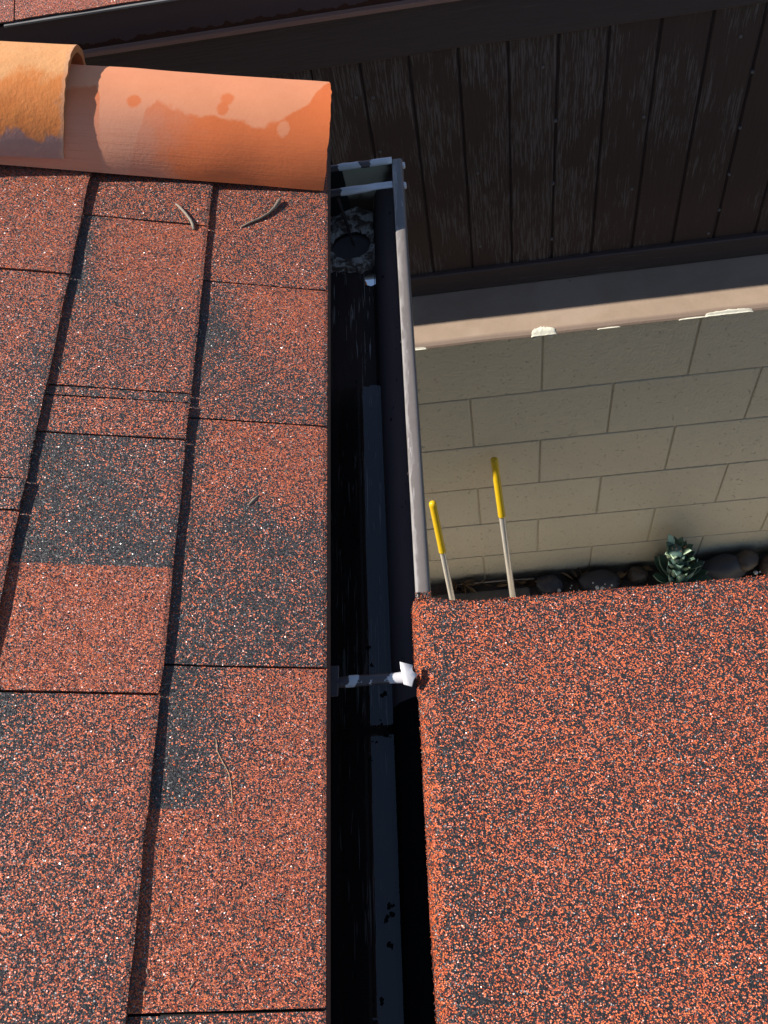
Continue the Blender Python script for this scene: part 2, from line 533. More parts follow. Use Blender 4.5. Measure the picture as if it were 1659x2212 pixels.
M = Mat('old_sealant')
d1 = M.noise(M.pos, 70, 5, 0.65, 0.5)
d2 = M.noise(M.pos, 200, 4, 0.6)
c = M.mix(M.step(d1, 0.43, 0.60), (0.13, 0.085, 0.052), (0.66, 0.58, 0.48))
c = M.mix(M.math('MULTIPLY', M.step(d2, 0.60, 0.66), 0.5), c, (0.03, 0.02, 0.015))
MT['sealant'] = M.done(c, 0.7, M.bump(M.math('ADD', d1, d2), 0.004, 1.0))
MT['pipe'] = paint('grey_outlet', (0.040, 0.038, 0.030), (0.014, 0.013, 0.011), 0.7, 40, spec=0.1)

# water: clear film that mirrors the sky
M = Mat('rain_water')
M.t.nodes.remove(M.b)
gl = M.n('BsdfGlossy')
gl.inputs['Roughness'].default_value = 0.0
tr = M.n('BsdfTransparent')
tr.inputs['Color'].default_value = (0.82, 0.80, 0.77, 1)
fr = M.n('Fresnel')
fr.inputs['IOR'].default_value = 1.55
nb = M.bump(M.noise(M.mapv(M.pos, (1, 0.5, 1)), 26, 2), 0.0006, 0.12)
M.l(nb, fr.inputs['Normal'])
M.l(nb, gl.inputs['Normal'])
mx = M.n('MixShader')
M.l(fr.outputs[0], mx.inputs[0])
M.l(tr.outputs[0], mx.inputs[1])
M.l(gl.outputs[0], mx.inputs[2])
M.l(mx.outputs[0], M.out.inputs[0])
MT['water'] = M.m

M = Mat('yellow_grip')
c = M.mix(M.noise(M.pos, 60, 4), (0.80, 0.52, 0.012), (0.70, 0.42, 0.010))
MT['grip'] = M.done(c, 0.28, M.bump(M.noise(M.pos, 220, 3), 0.0008, 0.5))
M = Mat('bare_tube')
c = M.mix(M.noise(M.mapv(M.pos, (90, 90, 8)), 1, 4), (0.78, 0.74, 0.67), (0.60, 0.54, 0.46))
MT['tube'] = M.done(c, 0.27, M.bump(M.noise(M.mapv(M.pos, (200, 200, 20)), 1, 3), 0.0006, 0.5), metal=0.45)

M = Mat('bark')
f = M.noise(M.pos, 160, 5, 0.7)
MT['bark'] = M.done(M.mix(f, (0.09, 0.062, 0.043), (0.30, 0.245, 0.185)), 0.85, M.bump(f, 0.0015, 1))
M = Mat('pale_bark')
f = M.noise(M.pos, 170, 5, 0.7)
MT['pale_bark'] = M.done(M.mix(f, (0.16, 0.115, 0.08), (0.44, 0.37, 0.29)), 0.85, M.bump(f, 0.0015, 1))
MT['dry_leaf'] = paint('dry_leaf', (0.30, 0.19, 0.09), (0.16, 0.085, 0.04), 0.7, 35, 0.4)
MT['straw'] = paint('straw', (0.62, 0.45, 0.26), None, 0.7, 50)

M = Mat('succulent_leaf')
f = M.noise(M.pos, 45, 4, 0.6)
oi = M.n('ObjectInfo').outputs['Random']
c = M.mix(oi, (0.070, 0.140, 0.130), (0.095, 0.170, 0.085))
c = M.mix(M.math('MULTIPLY', f, 0.5), c, (0.14, 0.20, 0.165))
MT['leaf'] = M.done(c, 0.5, M.bump(f, 0.001, 0.4))
MT['leaf_sunlit'] = paint('sunlit_leaf_tip', (0.50, 0.62, 0.42), (0.40, 0.54, 0.36), 0.5, 40, 0.3)  # sunlight on the top leaves painted as a paler green
MT['spine'] = paint('spine', (0.30, 0.12, 0.07), None, 0.6, 50)

def stone(name, a, b):
    M = Mat(name)
    f = M.noise(M.pos, 24, 5, 0.6)
    return M.done(M.mix(f, a, b), 0.55, M.bump(M.noise(M.pos, 120, 4), 0.002, 0.6))
MT['stone_dark'] = stone('dark_cobble', (0.034, 0.031, 0.036), (0.062, 0.055, 0.058))
MT['stone_brown'] = stone('brown_cobble', (0.06, 0.042, 0.031), (0.11, 0.08, 0.06))
MT['stone_red'] = stone('reddish_cobble', (0.085, 0.055, 0.045), (0.14, 0.09, 0.075))
MT['perlite'] = paint('white_grit', (0.72, 0.70, 0.66), None, 0.8, 90)

M = Mat('garden_soil')
f = M.noise(M.pos, 9, 8, 0.7)
f2 = M.noise(M.pos, 90, 5, 0.7)
MT['soil'] = M.done(M.mix(M.math('MULTIPLY', f, f2), (0.045, 0.030, 0.022), (0.17, 0.12, 0.085)), 0.95, M.bump(f2, 0.01, 1))
M = Mat('pale_bounce_concrete')
f = M.noise(M.pos, 14, 7, 0.65)
MT['concrete'] = M.done(M.mix(f, (0.50, 0.42, 0.31), (0.62, 0.53, 0.41)), 0.85, M.bump(M.noise(M.pos, 120, 4), 0.002, 0.6))
MT['old_concrete'] = paint('old_concrete', (0.17, 0.145, 0.115), (0.09, 0.075, 0.06), 0.9, 26, 0.6)
MT['stucco'] = paint('house_stucco', (0.42, 0.36, 0.28), (0.36, 0.31, 0.24), 0.85, 30, 0.6)
MT['wood_post'] = paint('brown_post', (0.09, 0.055, 0.045), (0.06, 0.037, 0.03), 0.65, 25, 0.4)
MT['nail'] = paint('nail_head', (0.15, 0.135, 0.125), (0.10, 0.085, 0.08), 0.6, 200)
MT['drip'] = paint('grey_drip_edge', (0.26, 0.25, 0.24), (0.17, 0.16, 0.15), 0.4, 40)

# ------------------------------------------------------------------ setting: ground
bm = bmesh.new()
box(bm, -150, 150, -150, 150, -H0 - 0.4, -H0)
put('ground', bm, MT['soil'], kind='structure')
bm = bmesh.new()
box(bm, -3.0, 3.0, 0.45, 1.372, -H0 - 0.06, -H0 + 0.018, 0.006, 2)
put('path', bm, MT['concrete'], kind='structure')  # mostly unseen slab, widened and paled to bounce sun onto the block wall
bm = bmesh.new()
box(bm, -3.0, 0.18, 1.376, 1.450, -H0 - 0.06, -H0 + 0.012, 0.006, 2)
put('path', bm, MT['old_concrete'], kind='structure')

# ------------------------------------------------------------------ the house with its shingled roof
TH = math.radians(18.4)
CT, ST = math.cos(TH), math.sin(TH)
EX, EZ = -0.145, -0.75
EXPO = 0.1448
TK = 0.0056
def RP(s, y, h=0.0):
    """s metres up the slope from the eave, h metres above the line of the butts"""
    return Vector((EX - s * CT + h * ST, y, EZ + s * ST + h * CT))

house = thing('house', 'low house whose red and charcoal shingled roof slopes down to the gutter', 'house', (-1.4, 0, 0))
roof_bm = bmesh.new()
Y_RAKE, Y_NEAR, S_MAX = 1.118, -2.6, 2.6
def slab(bm, s0, s1, y0, y1, h0, h1):
    vs = [bm.verts.new(RP(s, y, h)) for h in (h0, h1) for s, y in ((s0, y0), (s1, y0), (s1, y1), (s0, y1))]
    for f in ((0, 1, 2, 3), (7, 6, 5, 4), (0, 4, 5, 1), (1, 5, 6, 2), (2, 6, 7, 3), (3, 7, 4, 0)):
        bm.faces.new([vs[i] for i in f])
slab(roof_bm, 0.004, S_MAX, Y_NEAR, Y_RAKE - 0.004, -TK * 2.1 - 0.016, -TK * 2.1)
roof = put('roof', roof_bm, MT['asphalt'], house)

def lerp_table(tab, x):
    if x <= tab[0][0]:
        return tab[0][1]
    for (a, va), (b, vb) in zip(tab, tab[1:]):
        if x <= b:
            return va + (vb - va) * (x - a) / max(b - a, 1e-9)
    return tab[-1][1]

def shingle(place, s0, y0, y1, e, t, blend, parent, seed, eave=False, lift=0.0):
    """one slab of shingle: ragged butt, slight waves, its own blend of granules (0 dark .. 1 orange)"""
    rnd = random.Random(seed)
    ny = max(3, int((y1 - y0) / 0.024))
    ss = [0.0, 0.004, 0.04, 0.08, 0.115, e * 0.93, e + 0.028]
    ys = sorted({y0, y1} | {y0 + (y1 - y0) * j / ny for j in range(1, ny)} | {k for k in blend.get('cuts', ()) if y0 < k < y1})
    bm = bmesh.new()
    lay = bm.verts.layers.float.new('blend')
    top, bot = [], []
    for y in ys:
        ra, rb = [], []
        for i, s in enumerate(ss):
            w = 0.0019 * noise.noise((y * 18, seed * 1.7, 0)) + 0.0009 * noise.noise((y * 120, seed, 4)) if i < 2 and not eave else 0.0
            hh = -t * s / e + lift * (1 - s / e) + 0.0017 * noise.noise((y * 9, s * 9, seed)) * (1 if s < e * .9 else 0)
            if i == 0:
                hh -= 0.0012
            yy = y
            if y == y0 or y == y1:
                yy += 0.0005 * noise.noise((s * 90, seed, y))
            v = bm.verts.new(place(s0 + s + w, yy, hh))
            v[lay] = max(0.03, min(0.97, blend['f'](s / e, (y - y0) / (y1 - y0), y)))
            ra.append(v)
            u = bm.verts.new(place(s0 + s + w, yy, min(-t * s / e, hh) - t * 0.97))
            u[lay] = 0.12
            rb.append(u)
        top.append(ra)
        bot.append(rb)
    n = len(ss)
    for j in range(len(ys) - 1):
        for i in range(n - 1):
            bm.faces.new((top[j][i], top[j + 1][i], top[j + 1][i + 1], top[j][i + 1]))
            bm.faces.new((bot[j][i], bot[j][i + 1], bot[j + 1][i + 1], bot[j + 1][i]))
        bm.faces.new((top[j][0], bot[j][0], bot[j + 1][0], top[j + 1][0]))
        bm.faces.new((top[j][-1], top[j + 1][-1], bot[j + 1][-1], bot[j][-1]))
    for j in (0, len(ys) - 1):
        for i in range(n - 1):
            bm.faces.new((top[j][i], top[j][i + 1], bot[j][i + 1], bot[j][i]))
    return put('shingle', bm, MT['shingle'], parent)

def sm(a, b, x):
    t = max(0, min(1, (x - a) / (b - a)))
    return t * t * (3 - 2 * t)

# a = 0 at the butt .. 1 up-slope, b = 0 near .. 1 far
def B(f, cuts=()):
    return {'f': f, 'cuts': cuts}
rows = {
    0: [(0.770, Y_RAKE, B(lambda a, b, y: .44 + .06 * a)),
        (0.571, 0.770, B(lambda a, b, y: .36 + .38 * sm(.30, .75, b) * sm(.75, .45, a) - .30 * sm(.62, .95, a) * sm(1.05, .75, b + .3 * (1 - a)) * sm(.15, .5, b) - .05 * sm(.4, .1, b))),
        (0.298, 0.571, B(lambda a, b, y: .20 + .50 * sm(.455, .492, y + .02 * math.sin(a * 9)) * sm(1.02, .6, a) + .10 * sm(.36, .31, y) * sm(.6, .2, a))),
        (0.028, 0.298, B(lambda a, b, y: (.68 - .56 * sm(.30, .88, a + .06 * math.sin(y * 60) + .05 * noise.noise((y * 90, a * 4, 2)))) if y > .174 else .66 + .08 * a, (.1739, .1741))),
        (-0.242, 0.028, B(lambda a, b, y: .48 - .35 * sm(.5, .9, a) * sm(.4, .9, b)))],
    1: [(0.855, Y_RAKE, B(lambda a, b, y: .44)),
        (0.598, 0.855, B(lambda a, b, y: .40 + .36 * sm(.50, .72, b) * sm(.98, .75, a) - .38 * sm(.70, .95, a) * sm(.35, .6, b))),
        (0.585, 0.598, B(lambda a, b, y: .22)),
        (0.538, 0.585, B(lambda a, b, y: .50 - .1 * sm(.7, 1, a))),
        (0.269, 0.538, B(lambda a, b, y: (.13 + .20 * sm(.55, .1, a) * sm(.40, .5, y) - .03 * sm(.46, .40, y)) if y > .391 else .80, (.3909, .3911))),
        (0.000, 0.269, B(lambda a, b, y: .50 - .40 * sm(.50, .95, a) * sm(.35, .95, b) - .12 * sm(.5, 0, b) + .10 * sm(.5, .1, a)))],
    2: [(0.750, Y_RAKE, B(lambda a, b, y: .66)),
        (0.4775, 0.750, B(lambda a, b, y: .52 - .28 * sm(.35, .1, a) * sm(.9, .5, b))),
        (0.442, 0.4775, B(lambda a, b, y: .22)),
        (0.170, 0.442, B(lambda a, b, y: .58))],
}
nsh = 0
for k in range(0, 17):
    lst = list(rows.get(k, []))
    if lst:
        y = min(q[0] for q in lst)
    else:
        y = Y_RAKE
        cut = Y_RAKE - (0.09 + 0.053 * ((k * 3) % 4))
        lst.append((cut, Y_RAKE, B(lambda a, b, y: .55)))
        y = cut
    while y > Y_NEAR + 0.02:
        y2 = max(Y_NEAR, y - 0.27)
        ph = random.random()
        lst.append((y2, y, B(lambda a, b, yy, ph=ph: .52 + .34 * math.sin(6.3 * ph + yy * 9) - .2 * sm(.5, .9, a) * ph)))
        y = y2
    for (ya, yb, bl) in lst:
        g = 0.0011
        shingle(RP, k * EXPO, ya + g, yb - (g if yb < Y_RAKE else 0), EXPO, TK, bl, roof, 11 + nsh, eave=(k == 0), lift=random.uniform(0, .0018))
        nsh += 1

bm = bmesh.new()
box(bm, -0.195, -0.1725, Y_NEAR, Y_RAKE - 0.01, -0.93, -0.795)
put('fascia_board', bm, MT['wood_post'], house)
bm = bmesh.new()
sweep(bm, [(-0.1725, -0.768), (-0.170, -0.7685), (-0.1475, -0.7645), (-0.1480, -0.785), (-0.1500, -0.785), (-0.1500, -0.772), (-0.170, -0.776)], Y_NEAR, Y_RAKE - 0.006)
put('drip_edge', bm, MT['wood_post'], house)
bm = bmesh.new()
box(bm, -0.55, -0.196, Y_NEAR, Y_RAKE - 0.012, -0.93, -0.915)
put('soffit', bm, MT['wood_post'], house)
bm = bmesh.new()
x0, x1, ya, yb = -2.5, -0.55, Y_NEAR + 0.2, 0.92
vs = [bm.verts.new(p) for p in ((x1, ya, -H0), (x1, yb, -H0), (x0, yb, -H0), (x0, ya, -H0), (x1, ya, -0.935), (x1, yb, -0.935), (x0, yb, -0.935), (x0, ya, -0.935))]
for f in ((0, 1, 5, 4), (1, 2, 6, 5), (2, 3, 7, 6), (3, 0, 4, 7), (4, 5, 6, 7)):
    bm.faces.new([vs[i] for i in f])
put('house_wall', bm, MT['stucco'], house)
bm = bmesh.new()
vs = [bm.verts.new(p) for p in ((-0.55, 0.92, -0.934), (-2.5, 0.92, -0.934), (-2.5, 0.92, -0.05), (-0.55, 0.92, -0.655), (-0.55, 0.90, -0.934), (-2.5, 0.90, -0.934), (-2.5, 0.90, -0.05), (-0.55, 0.90, -0.655))]
for f in ((0, 1, 2, 3), (7, 6, 5, 4), (0, 4, 5, 1), (1, 5, 6, 2), (2, 6, 7, 3), (3, 7, 4, 0)):
    bm.faces.new([vs[i] for i in f])
put('gable', bm, MT['stucco'], house)

# ------------------------------------------------------------------ the neighbouring building and its block wall
YS = 1.68
bld = thing('neighbour_building', 'dark brown wood sided building behind the block wall', 'building', (0.4, 2.2, 0))
bm = bmesh.new()
box(bm, -2.2, 2.8, YS + 0.0040, YS + 0.03, -1.70, -0.95)
put('wall_backing', bm, MT['dark_gap'], bld)
SP = 0.0983
first = None
for i in range(-22, 28):
    xa = -0.040 + i * SP
    bm = bmesh.new()
    g = 0.0015 + 0.0005 * noise.noise((i * 1.7, 0, 0))
    z0, z1 = -1.640, -0.98
    prof = [(xa + g, YS + 0.0045), (xa + g + 0.0028, YS), (xa + SP * .5, YS - 0.0006), (xa + SP - g - 0.0028, YS), (xa + SP - g, YS + 0.0045)]
    lo = [bm.verts.new((x, y, z0)) for x, y in prof]
    hi = [bm.verts.new((x, y, z1)) for x, y in prof]
    for k in range(len(prof) - 1):
        bm.faces.new((lo[k], lo[k + 1], hi[k + 1], hi[k]))
    bm.faces.new(lo[::-1])
    bm.faces.new(hi)
    put('siding_board', bm, MT['siding'], bld)
# thin second line beside each groove, as on grooved plywood
for (nx, nz) in ((-0.156, -1.110), (-0.121, -1.116), (-0.125, -1.246), (0.084, -1.336), (0.225, -1.103), (0.254, -1.230), (0.253, -1.392), (0.254, -1.556), (0.434, -1.436), (0.610, -1.099), (0.649, -1.180), (0.651, -1.310), (0.651, -1.431), (0.634, -1.600), (0.647, -1.531), (-0.128, -1.42), (0.08, -1.55), (0.44, -1.25)):
    bm = bmesh.new()
    tube(bm, [(nx, YS - 0.0028, nz), (nx, YS - 0.0022, nz), (nx, YS + 0.004, nz)], [0.0016, 0.0034, 0.0034], 8)
    put('nail', bm, MT['nail'], bld)

def board_x(bm, x0, x1, y0, y1, z0, z1, seed, n=60, amp=0.0015):
    """a long trim board with a slightly uneven lower edge and eased corners"""
    b = 0.003
    prof = [(y1, z0), (y0 + b, z0), (y0, z0 + b), (y0, z1 - b), (y0 + b, z1), (y1, z1)]
    rws = []
    for i in range(n + 1):
        x = x0 + (x1 - x0) * i / n
        d = amp * noise.noise((x * 6, seed, 0)) + amp * .6 * noise.noise((x * 30, seed, 3))
        rws.append([bm.verts.new((x, y + (d * .5 if y < y1 else 0), z + (d if k in (1, 2) else 0))) for k, (y, z) in enumerate(prof)])
    for a, c in zip(rws, rws[1:]):
        for k in range(len(prof) - 1):
            bm.faces.new((a[k], a[k + 1], c[k + 1], c[k]))
    bm.faces.new(rws[0])
    bm.faces.new(rws[-1][::-1])
bm = bmesh.new()
board_x(bm, -2.2, 2.8, 1.664, 1.679, -1.030, -0.928, 3)
put('frieze_board', bm, MT['trim'], bld)
bm = bmesh.new()
board_x(bm, -2.2, 2.8, 1.6655, 1.679, -1.681, -1.617, 9, amp=0.001)
put('base_trim', bm, MT['trim'], bld)
bm = bmesh.new()
sweepY = [(1.70, -0.849), (1.653, -0.8495), (1.6528, -0.9135), (1.6528, -0.9145)]
rws = [[bm.verts.new((x, y, z)) for (y, z) in sweepY] for x in (-2.2, 0.3, 2.8)]
for a, c in zip(rws, rws[1:]):
    for k in range(3):
        bm.faces.new((a[k], a[k + 1], c[k + 1], c[k]))
put('metal_fascia', bm, MT['brown_metal'], bld)
bm = bmesh.new()
box(bm, -2.2, 2.8, 1.6405, 1.668, -0.9235, -0.9148, 0.0012, 2)
put('fascia_ledge', bm, MT['ledge'], bld)
bm = bmesh.new()
box(bm, -0.775, 2.8, 1.6465, 1.70, -0.8488, -0.8440, 0.001)
put('drip_edge', bm, MT['drip'], bld)

NT = math.radians(18.4)
def NP(s, x, h=0.0):
    return Vector((x, 1.649 + s * math.cos(NT) - h * math.sin(NT), -0.838 + s * math.sin(NT) + h * math.cos(NT)))
bm = bmesh.new()
vs = [bm.verts.new(NP(s, x, h)) for h in (-0.004, -0.03) for s, x in ((0.01, -2.3), (2.2, -2.3), (2.2, 2.9), (0.01, 2.9))]
for f in ((0, 1, 2, 3), (7, 6, 5, 4), (0, 4, 5, 1), (1, 5, 6, 2), (2, 6, 7, 3), (3, 7, 4, 0)):
    bm.faces.new([vs[i] for i in f])
nroof = put('roof', bm, MT['asphalt'], bld)
for k in range(0, 9):
    x = -2.3
    nxt = -0.752 + k * 0.111
    while nxt - 0.29 > -2.3:
        nxt -= 0.29
    while x < 2.88:
        xb = min(2.9, nxt)
        if xb - x > 0.02:
            ph = random.random()
            shingle(NP, k * EXPO, x + .0014, xb - .0014, EXPO, 0.0035, B(lambda a, b, y, ph=ph: .62 + .25 * math.sin(ph * 6 + y * 8)), nroof, 500 + nsh, lift=0.0)
            nsh += 1
        x = xb
        nxt = xb + 0.29

# block wall with its cap
YW = 1.5
wall = thing('block_wall', 'painted tan concrete block wall under the pinkish brown cap', 'wall', (0.4, 1.6, 0))
bm = bmesh.new()
box(bm, -2.6, 2.9, YW + 0.0034, YW + 0.17, -H0 - 0.1, -1.70)
put('mortar', bm, MT['mortar'], wall)
CH, BL = 0.2273, 0.3825
for r in range(6):
    z1 = -1.126 * YW - r * CH
    z0 = z1 - CH
    off = (0.213 if r % 2 == 0 else 0.021)
    n0 = -7
    for i in range(n0, 7):
        xa = off + i * BL
        bm = bmesh.new()
        g = 0.0027
        rr = random.Random(r * 40 + i)
        dy = rr.uniform(-0.0008, 0.0008)
        zt = z1 - 0.0022 if r > 0 else z1 + 0.002
        box(bm, xa + g, xa + BL - g, YW + dy, YW + 0.15, z0 + 0.0022, zt, 0.0030, 2)
        put('concrete_block', bm, MT['block'], wall)
bm = bmesh.new()
prof = [(1.679, -1.6805), (1.5115, -1.6800), (1.5045, -1.6815), (1.4985, -1.6855), (1.4955, -1.6905), (1.4965, -1.6925), (1.52, -1.6935), (1.679, -1.6935)]
rws = []
for i in range(121):
    x = -2.6 + 5.5 * i / 120
    d = 0.0012 * noise.noise((x * 8, 0, 0))
    rws.append([bm.verts.new((x, y + (d if 0 < k < 6 else 0), z + d * .6)) for k, (y, z) in enumerate(prof)])
for a, c in zip(rws, rws[1:]):
    for k in range(len(prof)):
        bm.faces.new((a[k], a[(k + 1) % len(prof)], c[(k + 1) % len(prof)], c[k]))
bm.faces.new(rws[0])
bm.faces.new(rws[-1][::-1])
put('wall_cap', bm, MT['cap'], wall)

def cap_z(y):
    return lerp_table([(1.4955, -1.6905), (1.4985, -1.6855), (1.5045, -1.6815), (1.5115, -1.6800), (1.679, -1.6805)], y)
def splat(name, xa, xb, ylo, yhi, seed, mat, hgt=0.0022):
    """ragged smear of filler lying over the front edge of the cap"""
    bm = bmesh.new()
    nx, ny = 26, 8
    g = []
    for i in range(nx + 1):
        x = xa + (xb - xa) * i / nx
        t = i / nx
        wd = math.sin(math.pi * min(1, max(0, t))) ** 0.35
        hi = ylo + (yhi - ylo) * wd * (0.80 + 0.20 * noise.noise((x * 60, seed, 0)) + 0.22 * noise.noise((x * 260, seed, 4)))
        lo = ylo - 0.0008
        row = []
        for j in range(ny + 1):
            f = j / ny
            y = lo + (hi - lo) * f
            e = min(1, 3 * min(f + .25, 1 - f, t * 4, (1 - t) * 4))
            row.append(bm.verts.new((x, y - (0.0012 if j == 0 else 0), cap_z(y) + 0.0004 + hgt * max(0, e) * (0.6 + 0.6 * abs(noise.noise((x * 140, y * 140, seed)))) - (0.001 if e <= 0.01 else 0))))
        g.append(row)
    for i in range(nx):
        for j in range(ny):
            bm.faces.new((g[i][j], g[i + 1][j], g[i + 1][j + 1], g[i][j + 1]))
    return put(name, bm, mat, wall, smooth=True)
splat('filler_smear', 0.184, 0.246, 1.4948, 1.5185, 1, MT['cream'], 0.004)
splat('filler_smear', 0.600, 0.715, 1.4950, 1.5045, 5, MT['cream'], 0.003)
splat('filler_smear', 0.540, 0.605, 1.4950, 1.4968, 8, MT['cream'], 0.0015)
splat('filler_smear', 0.345, 0.400, 1.4950, 1.4964, 12, MT['cream'], 0.0012)
splat('filler_smear', -0.112, -0.075, 1.4950, 1.4995, 21, MT['cream'], 0.0015)
for (bx, bz, br) in ((0.192, -1.703, .006), (0.200, -1.700, .005), (0.232, -1.701, .006), (0.226, -1.698, .004), (0.640, -1.702, .004), (0.652, -1.705, .003)):
    bm = bmesh.new()
    bmesh.ops.create_icosphere(bm, subdivisions=2, radius=1)
    for v in bm.verts:
        k = 1 + .4 * noise.noise(v.co * 2 + Vector((bx * 90, 0, 0)))
        v.co = Vector((bx + v.co.x * br * k, YW - 0.0008 + v.co.y * .0016, bz + v.co.z * br * .8 * k))
    put('filler_blob', bm, MT['cream'], wall, smooth=True)
# chipped paint above the yellow handles
for (bx, bz) in ((-0.135, -2.02), (-0.128, -2.03), (-0.140, -2.125), (-0.128, -2.118)):
    bm = bmesh.new()
    bmesh.ops.create_icosphere(bm, subdivisions=2, radius=1)
    for v in bm.verts:
        k = 1 + .8 * noise.noise(v.co * 2.2 + Vector((bx * 190, bz * 70, 0)))
        v.co = Vector((bx + v.co.x * .008 * k, YW - 0.0004 + v.co.y * .0014, bz + v.co.z * .005 * k))
    put('paint_chip', bm, MT['mortar'], wall, smooth=True)

# ------------------------------------------------------------------ gutter
GZ = -0.82
G1, G0 = 1.083, -2.6
gut = thing('gutter', 'brown metal gutter with a worn pale lip along the shingled eave', 'gutter', (-0.11, 0, 2.15))
bm = bmesh.new()
Z_B = -0.905
# back and bottom, up to the outlet bay
sweep(bm, [(-0.1722, -0.80), (-0.1722, Z_B + 0.004), (-0.168, Z_B), (-0.109, Z_B), (-0.1060, Z_B + 0.003)], G0, 0.955, 30, 0.0006)
# outlet bay: floor with a round hole
HX, HY, HR = -0.139, 1.011, 0.0295
N = 40
ring, outer = [], []
for k in range(N):
    a = 2 * math.pi * k / N
    dx, dy = math.cos(a), math.sin(a)
    ring.append(bm.verts.new((HX + HR * dx, HY + HR * dy * .98, Z_B)))
    tx = ((-0.106 - HX) if dx > 0 else (HX + 0.1722)) / max(abs(dx), 1e-6)
    ty = ((G1 - HY) if dy > 0 else (HY - 0.9555)) / max(abs(dy), 1e-6)
    t = min(tx, ty)
    outer.append(bm.verts.new((HX + t * dx, HY + t * dy, Z_B)))
for k in range(N):
    bm.faces.new((ring[k], ring[(k + 1) % N], outer[(k + 1) % N], outer[k]))
sweep(bm, [(-0.1722, -0.80), (-0.1722, Z_B)], 0.955, G1)
put('trough', bm, MT['trough'], gut)
FWP = [(-0.1060, Z_B + 0.0005), (-0.1030, -0.893), (-0.1005, -0.878), (-0.092, -0.862), (-0.0805, -0.852), (-0.0720, -0.846), (-0.0680, -0.839), (-0.0668, -0.8275)]
bm = bmesh.new()
sweep(bm, FWP, 0.300, G1, 40, 0.0005)
put('front_wall', bm, MT['trough_wall'], gut, smooth=True)
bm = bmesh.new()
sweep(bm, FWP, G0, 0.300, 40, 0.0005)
put('shade_silt_black', bm, MT['shade_silt_black'], gut, smooth=True)  # near stretch of the front wall, shade under the sheet painted into its colour
bm = bmesh.new()
sweep(bm, [(-0.0668, -0.8275), (-0.0664, -0.8215)], G0, G1, 40, 0.0005)
put('lip_edge', bm, MT['sunlit_edge'], gut)
bm = bmesh.new()
sweep(bm, [(-0.0664, -0.8215), (-0.0655, -0.8203), (-0.0640, -0.8197), (-0.0560, -0.8194), (-0.0535, -0.8200), (-0.0518, -0.8215), (-0.0512, -0.8240), (-0.0512, -0.8330), (-0.0530, -0.8340), (-0.0640, -0.8350), (-0.0660, -0.8415), (-0.0700, -0.8492), (-0.0795, -0.8552), (-0.0905, -0.8655), (-0.0986, -0.8795), (-0.1025, -0.9075), (-0.1722, -0.9078)], G0, G1 + 0.001, 60, 0.0005)
put('lip', bm, MT['lip'], gut, smooth=True)
# end cap: plate with a folded rim
bm = bmesh.new()
pf = [(-0.1722, -0.816), (-0.1722, Z_B), (-0.106, Z_B), (-0.1005, -0.878), (-0.092, -0.862), (-0.0805, -0.852), (-0.0720, -0.846), (-0.0670, -0.838), (-0.0660, -0.820)]
a = [bm.verts.new((x, G1, z)) for x, z in pf]
b = [bm.verts.new((x, G1 + 0.0015, z)) for x, z in pf]
bm.faces.new(a)
bm.faces.new(b[::-1])
for k in range(len(pf)):
    bm.faces.new((a[k], b[k], b[(k + 1) % len(pf)], a[(k + 1) % len(pf)]))
cap = put('end_cap', bm, MT['endcap'], gut)
bm = bmesh.new()
pts = [(-0.173 + (0.107) * i / 14, G1 - 0.001 + 0.0012 * noise.noise((i * .7, 0, 0)), -0.8195 + 0.0012 * noise.noise((i * .6, 3, 0))) for i in range(15)]
tube(bm, pts, [0.0062 + 0.0007 * noise.noise((i * .9, 5, 0)) for i in range(15)], 10)
for v in bm.verts:
    v.co.z = -0.8195 + (v.co.z + 0.8195) * 0.7
put('rim', bm, MT['chip_rim'], cap, smooth=True)
# screws on the outside of the lip
for y in (1.076, 1.033):
    bm = bmesh.new()
    tube(bm, [(-0.0516, y, -0.826), (-0.0490, y, -0.826), (-0.0480, y, -0.826)], [0.0048, 0.0046, 0.003], 6)
    put('screw', bm, MT['chipped'], gut)

def strap(y, w, dip, zc, mat, name='hanger_strap'):
    """rolled hanger bar from the fascia to the lip, flattened near the lip"""
    bm = bmesh.new()
    n = 22
    rws = []
    for i in range(n + 1):
        t = i / n
        x = -0.172 + (0.1050 if dip else 0.0945) * t
        flat = sm(.62, .8, t) * dip
        prof = []
        for k in range(12):
            a = 2 * math.pi * k / 12
            ca, sa = math.cos(a), math.sin(a)
            zz = 0.0045 * sa * (1 - .35 * flat) - 0.0030 * flat * max(0, sa) * (1 - abs(ca))
            prof.append(bm.verts.new((x, y + w * .5 * ca + 0.0012 * noise.noise((t * 5, y, k * .2)) + 0.002 * flat, zc + zz + 0.001 * math.sin(t * 3.1))))
        rws.append(prof)
    for p, q in zip(rws, rws[1:]):
        for k in range(12):
            bm.faces.new((p[k], p[(k + 1) % 12], q[(k + 1) % 12], q[k]))
    bm.faces.new(rws[0])
    bm.faces.new(rws[-1][::-1])
    return put(name, bm, mat, gut, smooth=True)
st1 = strap(1.032, 0.0135, 1.0, -0.8225, MT['chip_a'])
bm = bmesh.new()
tube(bm, [(-0.146, 1.027, -0.826), (-0.140, 1.015, -0.860), (-0.134, 1.0, -0.892)], [0.0028, 0.0024, 0.0016], 7)
put('shadow_rod', bm, MT['dark_gap'], st1)  # dark rod added to draw the shadow line under the strap
st2 = strap(0.3065, 0.0115, 0.0, -0.8095, MT['chip_b'])
# bracket plate at the fascia end
bm = bmesh.new()
box(bm, -0.1580, -0.1440, 0.292, 0.3215, -0.8050, -0.8025, 0.0006)
for v in bm.verts:
    v.co.x += (v.co.y - 0.3068) * 0.06
    v.co.z -= (0.3215 - v.co.y) * 0.12
put('bracket_plate', bm, MT['trough_wall'], st2)
